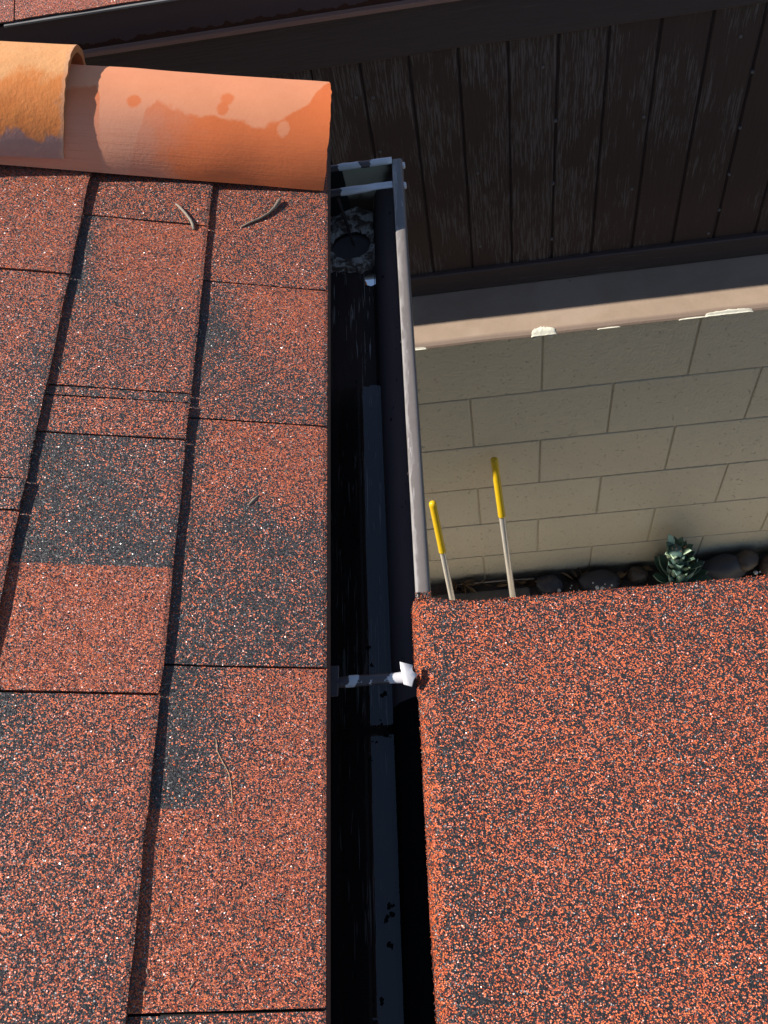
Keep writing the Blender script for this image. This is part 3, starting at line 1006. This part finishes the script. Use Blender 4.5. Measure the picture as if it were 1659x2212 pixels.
# torn hook turned up through the sheet
bm = bmesh.new()
outl = [(-0.0842, 0.3215, -.7995), (-0.0785, 0.3200, -.8010), (-0.0732, 0.3185, -.8030), (-0.0740, 0.3155, -.8035), (-0.0735, 0.3125, -.8038), (-0.0697, 0.3096, -.8050), (-0.0735, 0.3045, -.8055), (-0.0756, 0.2985, -.8070), (-0.0822, 0.3015, -.8070), (-0.0828, 0.3085, -.8035), (-0.0836, 0.3150, -.8000)]
outl = [(x * .989 + .0012 * (x > -.078), y * .989, z + 0.0025) for x, y, z in outl]
up = [bm.verts.new((x, y, z)) for x, y, z in outl]
dn = [bm.verts.new((x + .0003, y - .0004, z - 0.0011)) for x, y, z in outl]
ctr = bm.verts.new((-0.0775, 0.3065, -0.8022))
ctd = bm.verts.new((-0.0775, 0.3065, -0.8033))
for k in range(len(outl)):
    k2 = (k + 1) % len(outl)
    bm.faces.new((up[k], up[k2], ctr))
    bm.faces.new((dn[k2], dn[k], ctd))
    bm.faces.new((up[k], dn[k], dn[k2], up[k2]))
put('hook', bm, MT['chipped'], st2, smooth=True)
# outlet
bm = bmesh.new()
rg = []
for (z, r) in ((Z_B + 0.0015, HR + .001), (Z_B - 0.004, HR), (Z_B - 0.05, HR - .001), (Z_B - 0.30, HR - .002)):
    rg.append([bm.verts.new((HX + r * math.cos(2 * math.pi * k / 36), HY + r * math.sin(2 * math.pi * k / 36) * .98 + (0.02 * (Z_B - z) if z < Z_B else 0), z)) for k in range(36)])
for p, q in zip(rg, rg[1:]):
    for k in range(36):
        bm.faces.new((p[k], p[(k + 1) % 36], q[(k + 1) % 36], q[k]))
bm.faces.new(rg[-1])
put('outlet', bm, MT['pipe'], gut, smooth=True)
# old sealant heaped round the outlet
bm = bmesh.new()
NA, NR = 90, 9
g = []
for i in range(NA):
    a = 2 * math.pi * i / NA
    ca, sa = math.cos(a), math.sin(a)
    wd = 0.020 + 0.014 * max(0, noise.noise((ca * 1.7, sa * 1.7, 3))) + 0.008 * noise.noise((ca * 6, sa * 6, 9))
    if sa > 0.2:
        wd += 0.040 * (sa - .2)
    row = []
    for j in range(NR + 1):
        f = j / NR
        rad = HR - 0.0015 + wd * f + 0.0018 * noise.noise((ca * 9, sa * 9, f * 3))
        x = min(-0.1035, max(-0.1715, HX + rad * ca))
        y = min(G1 - 0.001, HY + rad * sa)
        h = 0.008 * math.sin(math.pi * min(1, (f + .16) / 1.16)) ** .6 * (0.8 + .5 * noise.noise((x * 90, y * 90, 1))) + .0014 * noise.noise((x * 420, y * 420, 5))
        if f > .99:
            h = -0.001
        # climbs the walls of the trough
        edge = max(0, (HX + rad * ca) + 0.1035) + max(0, HY + rad * sa - G1 + .001)
        row.append(bm.verts.new((x, y, Z_B + 0.0005 + h + edge * 1.1)))
    g.append(row)
for i in range(NA):
    for j in range(NR):
        bm.faces.new((g[i][j], g[(i + 1) % NA][j], g[(i + 1) % NA][j + 1], g[i][j + 1]))
put('sealant', bm, MT['sealant'], gut, smooth=True)

# clots of silt that stand proud of the water
SILT = [(-0.1162, 0.2876, 0.01, 0.006), (-0.1038, 0.2833, 0.009, 0.005), (-0.1089, 0.2740, 0.008, 0.004), (-0.1094, 0.3193, 0.003, 0.004), (-0.1224, 0.2711, 0.006, 0.003), (-0.1116, 0.1159, 0.002, 0.003), (-0.1151, 0.1023, 0.0025, 0.004), (-0.1136, 0.0822, 0.005, 0.0025), (-0.1093, 0.1079, 0.0015, 0.002), (-0.1342, 0.5085, 0.004, 0.003), (-0.1393, 0.5309, 0.002, 0.002), (-0.1264, 0.3726, 0.004, 0.004), (-0.1243, 0.3513, 0.004, 0.004), (-0.1243, 0.2524, 0.004, 0.003), (-0.1234, 0.0372, 0.003, 0.003)]
bm = bmesh.new()
rnd = random.Random(31)
for (x, y, rx, ry) in SILT:
    for _ in range(max(3, int(rx * ry * 60000))):
        px, py = x + rnd.gauss(0, .45) * rx, y + rnd.gauss(0, .45) * ry
        px = min(px, -0.1035)
        rad = rnd.uniform(.0012, .0030)
        vs = bmesh.ops.create_icosphere(bm, subdivisions=1, radius=rad, matrix=Matrix.Translation((px, py, -0.8885)))['verts']
        for v in vs:
            v.co += Vector((noise.noise(v.co * 500), noise.noise(v.co * 500 + Vector((9, 0, 0))), noise.noise(v.co * 500 + Vector((0, 9, 0))))) * rad * .6
            v.co.z = -0.8885 + (v.co.z + 0.8885) * .6
put('silt', bm, MT['shade_silt_black'], gut, kind='stuff')

# standing rain water
bm = bmesh.new()
ZW = -0.888
cols = []
for i in range(13):
    x = -0.1715 + (0.0697) * i / 12
    ye = 0.735 + 0.004 * noise.noise((i * .5, 1, 1)) - 0.003 * (i % 3 == 0)
    cols.append([bm.verts.new((x, -2.6, ZW)), bm.verts.new((x, ye, ZW))])
for a, b in zip(cols, cols[1:]):
    bm.faces.new((a[0], b[0], b[1], a[1]))
put('water', bm, MT['water'], kind='structure')
for poly in (((-0.1215, 0.946), (-0.1140, 0.950), (-0.1050, 0.951), (-0.1050, 0.929), (-0.1120, 0.926), (-0.1195, 0.930)),):
    bm = bmesh.new()
    bm.faces.new([bm.verts.new((x, y, Z_B + 0.0022)) for x, y in poly])
    put('puddle', bm, MT['water'], kind='structure')

# ------------------------------------------------------------------ clay tiles on the rake
def barrel(name, s_a, s_b, ya, yb, ha, hb, ra, rb, hs, thick, mat, label, seed):
    """half barrel: a = upper end, b = lower end; y = near edge, r = half width, hs = height / half width"""
    t = thing(name, label, 'roof tile', tuple(RP(s_b, yb + rb, 0) + Vector((0, 0, H0))), 'clay tiles on the roof edge')
    bm = bmesh.new()
    uvl = bm.loops.layers.uv.new('UVMap')
    NU, NV = 40, 30
    L = s_a - s_b
    def pt(i, j, inner):
        f = i / NU
        P0 = math.radians(14)
        phi = P0 + (math.pi - 2 * P0) * j / NV
        r = ra + (rb - ra) * f
        rough = 0.0009 * noise.noise((f * 9, phi * 2, seed)) + (0.0010 * noise.noise((phi * 6, seed, 3)) if i == NU else 0)
        rr = r - (thick if inner else 0) + rough
        s = s_a - L * f + (0.0018 * noise.noise((phi * 7, seed * 3, 1)) + .0012 * noise.noise((phi * 25, seed * 3, 1)) if i == NU else 0)
        y = ya + (yb - ya) * f + r * math.cos(P0) - rr * math.cos(phi)
        h = ha + (hb - ha) * f + hs * (rr * math.sin(phi) - (r - (thick if inner else 0)) * math.sin(P0)) + (0.0 if not inner else -0.0002)
        return RP(s, y, h)
    O = [[bm.verts.new(pt(i, j, False)) for j in range(NV + 1)] for i in range(NU + 1)]
    for i in range(NU):
        for j in range(NV):
            f = bm.faces.new((O[i][j], O[i + 1][j], O[i + 1][j + 1], O[i][j + 1]))
            for lp, (ii, jj) in zip(f.loops, ((i, j), (i + 1, j), (i + 1, j + 1), (i, j + 1))):
                lp[uvl].uv = (L * ii / NU, 0.0775 * (math.radians(9) + (math.pi - math.radians(28)) * jj / NV))
    o = put('tile_face', bm, mat, t, smooth=True)
    bm = bmesh.new()
    O = [[bm.verts.new(pt(i, j, False)) for j in range(NV + 1)] for i in range(NU + 1)]
    I = [[bm.verts.new(pt(i, j, True)) for j in range(NV + 1)] for i in range(NU + 1)]
    for i in range(NU):
        for j in range(NV):
            bm.faces.new((I[i][j], I[i][j + 1], I[i + 1][j + 1], I[i + 1][j]))
        for j in (0, NV):
            bm.faces.new((O[i][j], O[i + 1][j], I[i + 1][j], I[i][j]))
    for j in range(NV):
        for i in (0, NU):
            bm.faces.new((O[i][j], O[i][j + 1], I[i][j + 1], I[i][j]))
    loose = [v for v in bm.verts if not v.link_faces]
    bmesh.ops.delete(bm, geom=loose, context='VERTS')
    put('tile_underside', bm, MT['tile_edge'], t)
    return t
barrel('clay_tile', 0.500, 0.006, 0.9035, 0.9425, 0.004, 0.003, 0.0825, 0.0950, 1.0, 0.0105, MT['tile_pale'],
       'smooth orange clay barrel tile with a damp patch ending above the gutter', 2)
barrel('clay_tile', 0.665, 0.318, 0.868, 0.9200, 0.020, 0.017, 0.0870, 0.0945, 0.98, 0.0105, MT['tile_old'],
       'pitted yellow clay barrel tile with mauve lower edge overlapping the orange one', 6)

# ------------------------------------------------------------------ granulated sheet of the patio roof
patio = thing('patio_roof', 'flat patio roof in coarse red and black granulated sheet lapping the gutter lip', 'roof', (0.8, -1.0, 0))
bm = bmesh.new()
lay = bm.verts.layers.float.new('blend')
def sheet_prof(y):
    """(x, z) from inside the gutter over the lip and out to the right"""
    torn = sm(0.312, 0.302, y)                      # short flap once past the hanger
    notch = sm(0.322, 0.314, y) * sm(0.290, 0.301, y)
    bul = sm(0.286, 0.296, y) * sm(0.392, 0.375, y)
    w = 0.0010 * noise.noise((y * 14, 0, 0)) + 0.0007 * noise.noise((y * 60, 0, 5))
    hang = 0.048 * (1 - torn) + 0.019 * torn
    xo = -0.0692 - 0.0025 * bul + w + 0.0015 * notch
    pts = []
    for f in (1.0, .8, .6, .4, .25, .1):
        zz = -0.8245 - hang * f
        pts.append((xo - (0.0065 * f * (1 - torn)) - 0.0006 * torn + 0.003 * torn * f, zz))
    pts += [(xo + 0.0012, -0.8205), (xo + 0.0042, -0.8172), (xo + 0.0085, -0.8150), (-0.0490, -0.8136)]
    x = -0.040
    while x < 1.8:
        sag = -0.0010 * math.exp(-((x - .02) / .05) ** 2)
        pts.append((x, -0.8132 + sag + 0.0011 * noise.noise((x * 7, y * 7, 1))))
        x += 0.012 if x < .45 else 0.08
    return pts
ys = [-2.4, -1.6, -1.0, -.6, -.3, -.15, -0.05] + [0.0 + .012 * i for i in range(1, 23)] + [.270 + .003 * i for i in range(2, 26)] + [.351 + .006 * i for i in range(0, 5)]
YE = 0.3835
tops, bots = [], []
rows_y = [y for y in ys if y < YE - .004] + [YE - 0.002, YE]
for q, y in enumerate(rows_y):
    ra, rb = [], []
    for k, (x, z) in enumerate(sheet_prof(y)):
        yy = y
        if y > 0.30:
            lift = 0.0085 * math.exp(-((x + .062) / .030) ** 2) * sm(0.30, YE, y)
            yy = y + lift + (0.0009 * noise.noise((x * 45, 1, 1)) + .0006 * noise.noise((x * 150, 2, 2)) if q == len(rows_y) - 1 else 0)
        zz = z - (0.0013 if q == len(rows_y) - 1 else 0)
        v = bm.verts.new((x, yy, zz))
        dark = 0.16 * math.exp(-((x + .040) / .014) ** 2)
        v[lay] = 0.45 + (0.16 if x < -.052 else 0) - dark + 0.05 * noise.noise((x * 5, y * 5, 0))
        ra.append(v)
        inner = k < 9
        u = bm.verts.new((x + (0.0030 if k < 8 else 0.001 if inner else 0), yy, zz - (0.0002 if k < 6 else 0.0034)))
        u[lay] = .1
        rb.append(u)
    tops.append(ra)
    bots.append(rb)
nk = len(tops[0])
for j in range(len(tops) - 1):
    for k in range(nk - 1):
        bm.faces.new((tops[j][k], tops[j][k + 1], tops[j + 1][k + 1], tops[j + 1][k]))
sheet = put('granulated_sheet', bm, MT['cap_sheet'], patio, smooth=True)
# cut edges and underside in bare asphalt
bm = bmesh.new()
T, U = [], []
for j, y in enumerate(rows_y):
    T.append([bm.verts.new(v) for v in [Vector(c.co) - Vector((0, 0, 0)) for c in []]])
bm.free()
me = sheet.data
off = Vector((0, 0, H0)) - parent_world(patio)
bm = bmesh.new()
co = [v.co - off for v in me.vertices]
def idx(j, k):
    return j * nk + k
tv, uv = {}, {}
for j in range(len(rows_y)):
    for k in range(nk):
        pass
order = {}
vi = 0
# vertices were created alternately (top, underside) for each k
for j in range(len(rows_y)):
    for k in range(nk):
        order[(j, k, 0)] = vi
        order[(j, k, 1)] = vi + 1
        vi += 2
cache = {}
def V(j, k, s):
    key = (j, k, s)
    if key not in cache:
        cache[key] = bm.verts.new(co[order[key]])
    return cache[key]
J = len(rows_y) - 1
for j in range(J):
    for k in range(nk - 1):
        bm.faces.new((V(j, k, 1), V(j + 1, k, 1), V(j + 1, k + 1, 1), V(j, k + 1, 1)))
    bm.faces.new((V(j, 0, 0), V(j + 1, 0, 0), V(j + 1, 0, 1), V(j, 0, 1)))
    bm.faces.new((V(j, nk - 1, 0), V(j, nk - 1, 1), V(j + 1, nk - 1, 1), V(j + 1, nk - 1, 0)))
for k in range(nk - 1):
    bm.faces.new((V(J, k, 0), V(J, k + 1, 0), V(J, k + 1, 1), V(J, k, 1)))
    bm.faces.new((V(0, k, 0), V(0, k, 1), V(0, k + 1, 1), V(0, k + 1, 0)))
put('sheet_underside', bm, MT['asphalt'], patio)
bm = bmesh.new()
bm.from_mesh(me)
bmesh.ops.delete(bm, geom=[v for v in bm.verts if not v.link_faces], context='VERTS')
bm.to_mesh(me)
bm.free()
bm = bmesh.new()
box(bm, -0.035, 1.80, -2.4, 0.368, -0.840, -0.8185)
put('roof_deck', bm, MT['wood_post'], patio)
bm = bmesh.new()
box(bm, 0.02, 1.78, 0.325, 0.362, -0.97, -0.841)
put('beam', bm, MT['wood_post'], patio)
for x in (0.75, 1.74):
    bm = bmesh.new()
    box(bm, x - .045, x + .045, 0.30, 0.39, -H0, -0.971, 0.004)
    put('post', bm, MT['wood_post'], patio)

# loose granules and grit along the cut edges: uncountable, one object
GR = {}
def grit(name, spots, mat, parent, r0, r1, seed):
    bm = bmesh.new()
    lay = bm.verts.layers.float.new('blend')
    rnd = random.Random(seed)
    for p in spots:
        r = rnd.uniform(r0, r1)
        bl = rnd.choice((.05, .05, .95, .95))
        q = Matrix.Rotation(rnd.uniform(0, 6), 3, Vector((rnd.uniform(-1, 1), rnd.uniform(-1, 1), rnd.uniform(-1, 1))).normalized())
        vs = [bm.verts.new(Vector(p) + q @ Vector(d) * r * rnd.uniform(.7, 1.2)) for d in ((1, 0, 0), (-1, 0, 0), (0, 1, 0), (0, -1, 0), (0, 0, 1), (0, 0, -1))]
        for v in vs:
            v[lay] = bl
        for f in ((0, 2, 4), (2, 1, 4), (1, 3, 4), (3, 0, 4), (2, 0, 5), (1, 2, 5), (3, 1, 5), (0, 3, 5)):
            bm.faces.new([vs[i] for i in f])
    return put(name, bm, mat, parent, kind='stuff')
rnd = random.Random(3)
spots = []
for _ in range(900):
    x = -0.066 + rnd.random() ** 1.3 * 0.75
    spots.append((x, YE + 0.0085 * math.exp(-((x + .062) / .030) ** 2) - rnd.random() * .004, -0.8132 + rnd.uniform(-.0014, .0010)))
for _ in range(700):
    y = rnd.uniform(0.0, 0.300)
    spots.append((-0.0682 - rnd.random() * .0015, y, -0.8235 - rnd.random() * .006))
for _ in range(320):
    y = rnd.uniform(0.318, 0.388)
    spots.append((-0.0712 - rnd.random() * .0012, y, -0.8235 - rnd.random() * .012))
for _ in range(160):
    spots.append((rnd.uniform(-.0665, -.050), YE + rnd.uniform(.004, .016), -0.8185 + rnd.random() * .003))
grit('loose_granules', spots, MT['cap_sheet'], patio, .0005, .0011, 4)
spots = []
for _ in range(1500):
    y = rnd.uniform(0.0, 1.118)
    spots.append(RP(rnd.uniform(-.0006, .0008), y, -0.0012 - rnd.random() * .004))
for k in (1, 2):
    for _ in range(1300):
        y = rnd.uniform(-0.05, 1.0)
        spots.append(RP(k * EXPO + rnd.uniform(-.0010, .0006), y, -0.0010 - rnd.random() * .0035))
grit('loose_granules', spots, MT['shingle'], house, .0005, .0010, 5)

# ------------------------------------------------------------------ things on the roof
bm = bmesh.new()
p = [RP(0.1855, .886, .0010), RP(.1800, .880, .0018), RP(.1725, .870, .0022), RP(.1660, .860, .0018), RP(.1630, .853, .0012), RP(.1612, .846, .0005)]
tube(bm, p, [.0008, .0014, .0016, .0018, .0020, .0016], 9)
for v in bm.verts:
    v.co += Vector((noise.noise(v.co * 300), noise.noise(v.co * 300 + Vector((5, 0, 0))), noise.noise(v.co * 300 + Vector((0, 7, 0))))) * .0007
tag(put('twig', bm, MT['pale_bark'], smooth=True), 'short pale bent twig lying across the shingle joint', 'twig')
bm = bmesh.new()
p = [RP(.1065, .864, -.0028), RP(.0960, .872, -.0016), RP(.0850, .880, -.0008), RP(.0745, .890, .0004), RP(.0670, .901, .0016), RP(.0615, .913, .0024), RP(.0600, .918, .0026)]
tube(bm, p, [.0008, .0012, .0014, .0016, .0019, .0024, .0014], 9)
for v in bm.verts:
    v.co += Vector((noise.noise(v.co * 260), noise.noise(v.co * 260 + Vector((5, 0, 0))), noise.noise(v.co * 260 + Vector((0, 7, 0))))) * .0009
tag(put('twig', bm, MT['bark'], smooth=True), 'longer grey brown twig with a thick end near the orange tile', 'twig')
bm = bmesh.new()
a, b = RP(.0785, .467, -.0024), RP(.0690, .479, -.0016)
d = (b - a)
sd = d.cross(Vector((ST, 0, CT))).normalized()
vs = []
for t, w in ((0, 0.0004), (.3, .0016), (.6, .0018), (1, .0004)):
    c0 = a + d * t
    vs.append((bm.verts.new(c0 + sd * w), bm.verts.new(c0 + Vector((ST, 0, CT)) * .0012 * (1 if 0 < t < 1 else .2)), bm.verts.new(c0 - sd * w)))
for p, q in zip(vs, vs[1:]):
    bm.faces.new((p[0], p[1], q[1], q[0]))
    bm.faces.new((p[1], p[2], q[2], q[1]))
    bm.faces.new((p[2], p[0], q[0], q[2]))
bm.faces.new(vs[0])
bm.faces.new(vs[-1][::-1])
tag(put('dry_leaf', bm, MT['bark']), 'small brown leaf fragment lying on the eave shingles', 'leaf')
bm = bmesh.new()
p = [RP(.0945, .232, -.0030), RP(.0930, .222, -.0027), RP(.0880, .213, -.0025), RP(.0820, .203, -.0022), RP(.0790, .190, -.0021), RP(.0775, .176, -.0024)]
tube(bm, p, .00024, 5)
tag(put('straw', bm, MT['straw']), 'hair thin straw lying on the eave shingles', 'straw')

bm = bmesh.new()
rnd = random.Random(77)
for _ in range(70):
    s0, y0 = rnd.uniform(0.004, 0.43), rnd.uniform(-.02, .9)
    if rnd.random() < .5:
        s0 = EXPO * rnd.choice((1, 2)) - rnd.uniform(.001, .012)
    q = RP(s0, y0, -TK * ((s0 % EXPO) / EXPO) + .0006)
    a = rnd.uniform(0, 3.14)
    L, W = rnd.uniform(.0012, .0042), rnd.uniform(.0005, .0011)
    u = Vector((-CT * math.cos(a), math.sin(a), ST * math.cos(a)))
    w = u.cross(Vector((ST, 0, CT)))
    n = Vector((ST, 0, CT)) * .0007
    v = [bm.verts.new(q + d) for d in (-u * L, w * W, u * L, -w * W, n)]
    for f in ((0, 1, 4), (1, 2, 4), (2, 3, 4), (3, 0, 4), (3, 2, 1, 0)):
        bm.faces.new([v[i] for i in f])
put('leaf_crumbs', bm, MT['bark'], house, kind='stuff')

# ------------------------------------------------------------------ yellow gripped poles leaning towards the wall
def pole(top, bottom, frac, label):
    top, bottom = Vector(top), Vector(bottom)
    d = bottom - top
    L = (-H0 - top.z) / d.z
    foot = top + d * L
    t = thing('metal_pole', label, 'pole', (foot.x, foot.y, 0), 'yellow gripped poles')
    R = 0.0104
    sp = top + d * frac
    bm = bmesh.new()
    tube(bm, [sp - d.normalized() * .01, sp, foot + Vector((0, 0, .002))], R * .93, 18)
    put('shaft', bm, MT['tube'], t, smooth=True)
    bm = bmesh.new()
    u = -d.normalized()
    ra = [R * 1.10, R * 1.13, R * 1.08, R * 1.08, R * 1.1, R * 1.15, R * .98, R * .6, R * .12]
    pp = [sp, sp + u * .004, sp + u * .02, top - u * .06, top - u * .012, top - u * .004, top + u * .003, top + u * .0065, top + u * .008]
    tube(bm, pp, ra, 20)
    gp = put('grip', bm, MT['grip'], t, smooth=True)
    side = u.cross(Vector((0, 1, 0))).normalized()
    bm = bmesh.new()
    n = 46
    for k in range(n):
        f = k / n
        c0 = sp.lerp(top, 0.03 + .9 * f) + Vector((0, -1, 0)) * R * .95 + side * R * .45 * (1 if side.x < 0 else -1) * -.3
        r = .0010 + .0006 * noise.noise((k * 1.3, 0, 0))
        bmesh.ops.create_icosphere(bm, subdivisions=1, radius=r, matrix=Matrix.Translation(c0))
    put('seam', bm, MT['grip'], gp, smooth=True)
    return t
pole((-0.1185, 1.412, -2.290), (-0.0952, 1.262, -2.640), 0.50, 'shorter yellow gripped metal pole leaning nearest the gutter')
pole((0.0764, 1.4690, -2.174), (0.1020, 1.270, -2.660), 0.40, 'taller yellow gripped metal pole leaning on the block wall')

# ------------------------------------------------------------------ succulent by the wall
cx, cy = 0.695, 1.405
suc = thing('succulent', 'blue green spiny succulent standing at the foot of the block wall', 'plant', (cx, cy, 0))
stem_pts = [(cx, cy, -H0 - .01), (cx + .005, cy + .004, -2.92), (cx - .010, cy + .002, -2.82), (cx - .040, cy - .002, -2.72)]
bm = bmesh.new()
tube(bm, stem_pts, [.034, .036, .034, .022], 12)
put('stem', bm, MT['leaf'], suc, smooth=True)
def leaf_bm(L, W, T, curl):
    """thick keeled leaf along +x, cupped, blunt tip"""
    bm = bmesh.new()
    n = 7
    rws = []
    for i in range(n + 1):
        t = i / n
        w = W * (0.55 + .75 * t - 1.18 * t ** 4) if t < 1 else W * .06
        th = T * (1 - .7 * t)
        x = L * t
        z = curl * L * t * t
        rws.append([bm.verts.new((x, w * .5, z + .20 * w)), bm.verts.new((x, w * .22, z + th * .35)), bm.verts.new((x, 0, z + th * .12)), bm.verts.new((x, -w * .22, z + th * .35)), bm.verts.new((x, -w * .5, z + .20 * w)), bm.verts.new((x, -w * .2, z - th * .5)), bm.verts.new((x, 0, z - th * .85)), bm.verts.new((x, w * .2, z - th * .5))])
    for p, q in zip(rws, rws[1:]):
        for k in range(8):
            bm.faces.new((p[k], p[(k + 1) % 8], q[(k + 1) % 8], q[k]))
    bm.faces.new(rws[0])
    bm.faces.new(rws[-1][::-1])
    bmesh.ops.recalc_face_normals(bm, faces=bm.faces)
    return bm
leaf_me = []
for (L, W, T, cu) in ((.085, .042, .018, .22), (.072, .040, .018, -.15), (.062, .038, .018, -.25)):
    b = leaf_bm(L, W, T, cu)
    me_ = bpy.data.meshes.new('leaf')
    b.to_mesh(me_)
    b.free()
    for pl in me_.polygons:
        pl.use_smooth = True
    me_.materials.append(MT['leaf'])
    leaf_me.append(me_)
sunlit_me = leaf_me[2].copy()
sunlit_me.materials[0] = MT['leaf_sunlit']
sp_w = parent_world(suc) - Vector((0, 0, H0))
rnd = random.Random(12)
spine_pts = []
NL = 50
for i in range(NL):
    f = i / (NL - 1)
    a = i * 2.39996 + rnd.uniform(-.2, .2)
    z = -2.985 + f * 0.250
    c = Vector((lerp_table([(-H0, cx), (-2.92, cx + .005), (-2.82, cx - .010), (-2.72, cx - .040)], z), cy, z))
    elev = math.radians(34 + 34 * f + rnd.uniform(-9, 9)) if f < .22 else math.radians(58 + 18 * f + rnd.uniform(-9, 9))
    rad = .030 * (1 - .25 * f)
    top = i >= NL - 4
    me_ = sunlit_me if top else leaf_me[0 if f < .45 else rnd.choice((0, 1, 2))]
    o = bpy.data.objects.new('leaf', me_)
    link(o, suc)
    dirv = Vector((math.cos(a) * math.cos(elev), math.sin(a) * math.cos(elev), math.sin(elev)))
    upv = Vector((-math.cos(a) * math.sin(elev), -math.sin(a) * math.sin(elev), math.cos(elev)))
    sdv = upv.cross(dirv)
    k = rnd.uniform(.85, 1.1) * (1.18 if f < .22 else 0.98 - .2 * f)
    mm = Matrix((dirv * k, sdv * k, upv * k)).transposed().to_4x4()
    mm.translation = c + Vector((math.cos(a), math.sin(a), 0)) * rad - sp_w
    o.matrix_local = mm
    if f > .35:
        tip = mm @ Vector((.060, 0, .02)) + sp_w
        for _ in range(3):
            spine_pts.append((tip, (dirv + Vector((rnd.uniform(-.6, .6), rnd.uniform(-.6, .6), rnd.uniform(-.2, .6)))).normalized()))
bm = bmesh.new()
for p, d in spine_pts:
    tube(bm, [p, p + d * .012], [.0007, .0002], 4)
put('spines', bm, MT['spine'], suc, kind='stuff')

# ------------------------------------------------------------------ stones, grit and litter at the foot of the wall
def rock(x, y, z, rx, ry, rz, seed, mat, label, rot=0.0):
    bm = bmesh.new()
    bmesh.ops.create_icosphere(bm, subdivisions=3, radius=1)
    M3 = Matrix.Rotation(rot, 3, 'Z')
    for v in bm.verts:
        c0 = v.co.copy()
        k = 1 + .16 * noise.noise(c0 * 1.3 + Vector((seed * 3.1, 0, 0))) + .05 * noise.noise(c0 * 4 + Vector((seed, 2, 0)))
        q = M3 @ Vector((c0.x * rx * k, c0.y * ry * k, c0.z * rz * k))
        v.co = q + Vector((x, y, z - H0))
    return tag(put('stone', bm, mat, smooth=True), label, 'stone', 'cobbles at the foot of the block wall')
rock(0.255, 1.450, .012, .052, .040, .034, 1, MT['stone_dark'], 'small dark cobble nearest the poles')
rock(0.435, 1.440, .022, .075, .046, .040, 2, MT['stone_dark'], 'large dark oval cobble left of the succulent')
rock(0.575, 1.460, .014, .038, .032, .032, 3, MT['stone_brown'], 'small brown cobble touching the left side of the succulent')
rock(0.870, 1.440, .045, .090, .050, .055, 4, MT['stone_dark'], 'long bluish dark cobble right of the succulent', .1)
rock(0.945, 1.450, .068, .045, .038, .038, 5, MT['stone_brown'], 'pale brown cobble resting on its dark neighbour', .4)
rock(1.075, 1.430, .055, .085, .052, .055, 6, MT['stone_red'], 'reddish cobble speckled with white grit at the right edge', -.1)
rock(0.790, 1.345, .020, .060, .045, .035, 7, MT['stone_dark'], 'dark cobble in front of the succulent, hidden below the patio roof edge')
rock(0.330, 1.340, .022, .070, .050, .040, 8, MT['stone_red'], 'reddish cobble in front of the block wall, hidden below the patio roof edge')
bm = bmesh.new()
rnd = random.Random(5)
for (x, y, z, n, s) in ((1.055, 1.405, .100, 9, .05), (0.435, 1.405, .073, 6, .05), (0.30, 1.42, .03, 4, .06), (0.985, 1.40, .06, 4, .02)):
    for _ in range(n):
        bmesh.ops.create_icosphere(bm, subdivisions=1, radius=rnd.choice((.003, .004, .004, .008)), matrix=Matrix.Translation((x + rnd.uniform(-s, s), y + rnd.uniform(-.02, .012), z + rnd.uniform(-.006, .004) - H0)))
put('white_grit', bm, MT['perlite'], kind='stuff')
lv = []
for q in range(3):
    bm = bmesh.new()
    n = 6
    rws = []
    for i in range(n + 1):
        t = i / n
        w = .0085 * math.sin(math.pi * (.06 + .9 * t)) * (1, .7, 1.2)[q]
        z = .004 * math.sin(t * 3 + q) + .003 * q * t
        rws.append([bm.verts.new(((t - .5) * .052, w, z + .004)), bm.verts.new(((t - .5) * .052, 0, z)), bm.verts.new(((t - .5) * .052, -w, z + .003 + .002 * q))])
    for a, b in zip(rws, rws[1:]):
        for k in range(2):
            bm.faces.new((a[k], a[k + 1], b[k + 1], b[k]))
    bmesh.ops.solidify(bm, geom=bm.faces[:], thickness=.0005)
    me_ = bpy.data.meshes.new('dry_leaf')
    bm.to_mesh(me_)
    bm.free()
    me_.materials.append(MT['dry_leaf'])
    lv.append(me_)
rnd = random.Random(9)
for i in range(46):
    o = bpy.data.objects.new('dry_leaf', rnd.choice(lv))
    link(o)
    x = rnd.uniform(-.12, .40) if i < 34 else rnd.uniform(.5, .85)
    y = rnd.uniform(1.455, 1.490) if i < 38 else rnd.uniform(1.38, 1.45)
    o.location = (x, y, rnd.uniform(.012, .032) if y > 1.455 else .024)
    o.rotation_euler = (rnd.uniform(-.6, .6), rnd.uniform(-.4, .4), rnd.uniform(-.7, .7) if i % 3 else rnd.uniform(0, 6))
    k = rnd.uniform(.6, 1.15)
    o.scale = (k, k, k)
    tag(o, 'curled tan dry leaf lying along the foot of the block wall', 'leaf', 'dry leaves at the foot of the wall')
bm = bmesh.new()
tube(bm, [(-.09, 1.480, .020 - H0), (.0, 1.474, .034 - H0), (.08, 1.476, .030 - H0), (.20, 1.470, .036 - H0)], [.0015, .003, .003, .0015], 7)
tag(put('twig', bm, MT['pale_bark'], smooth=True), 'dry twig among the leaves behind the two poles', 'twig')
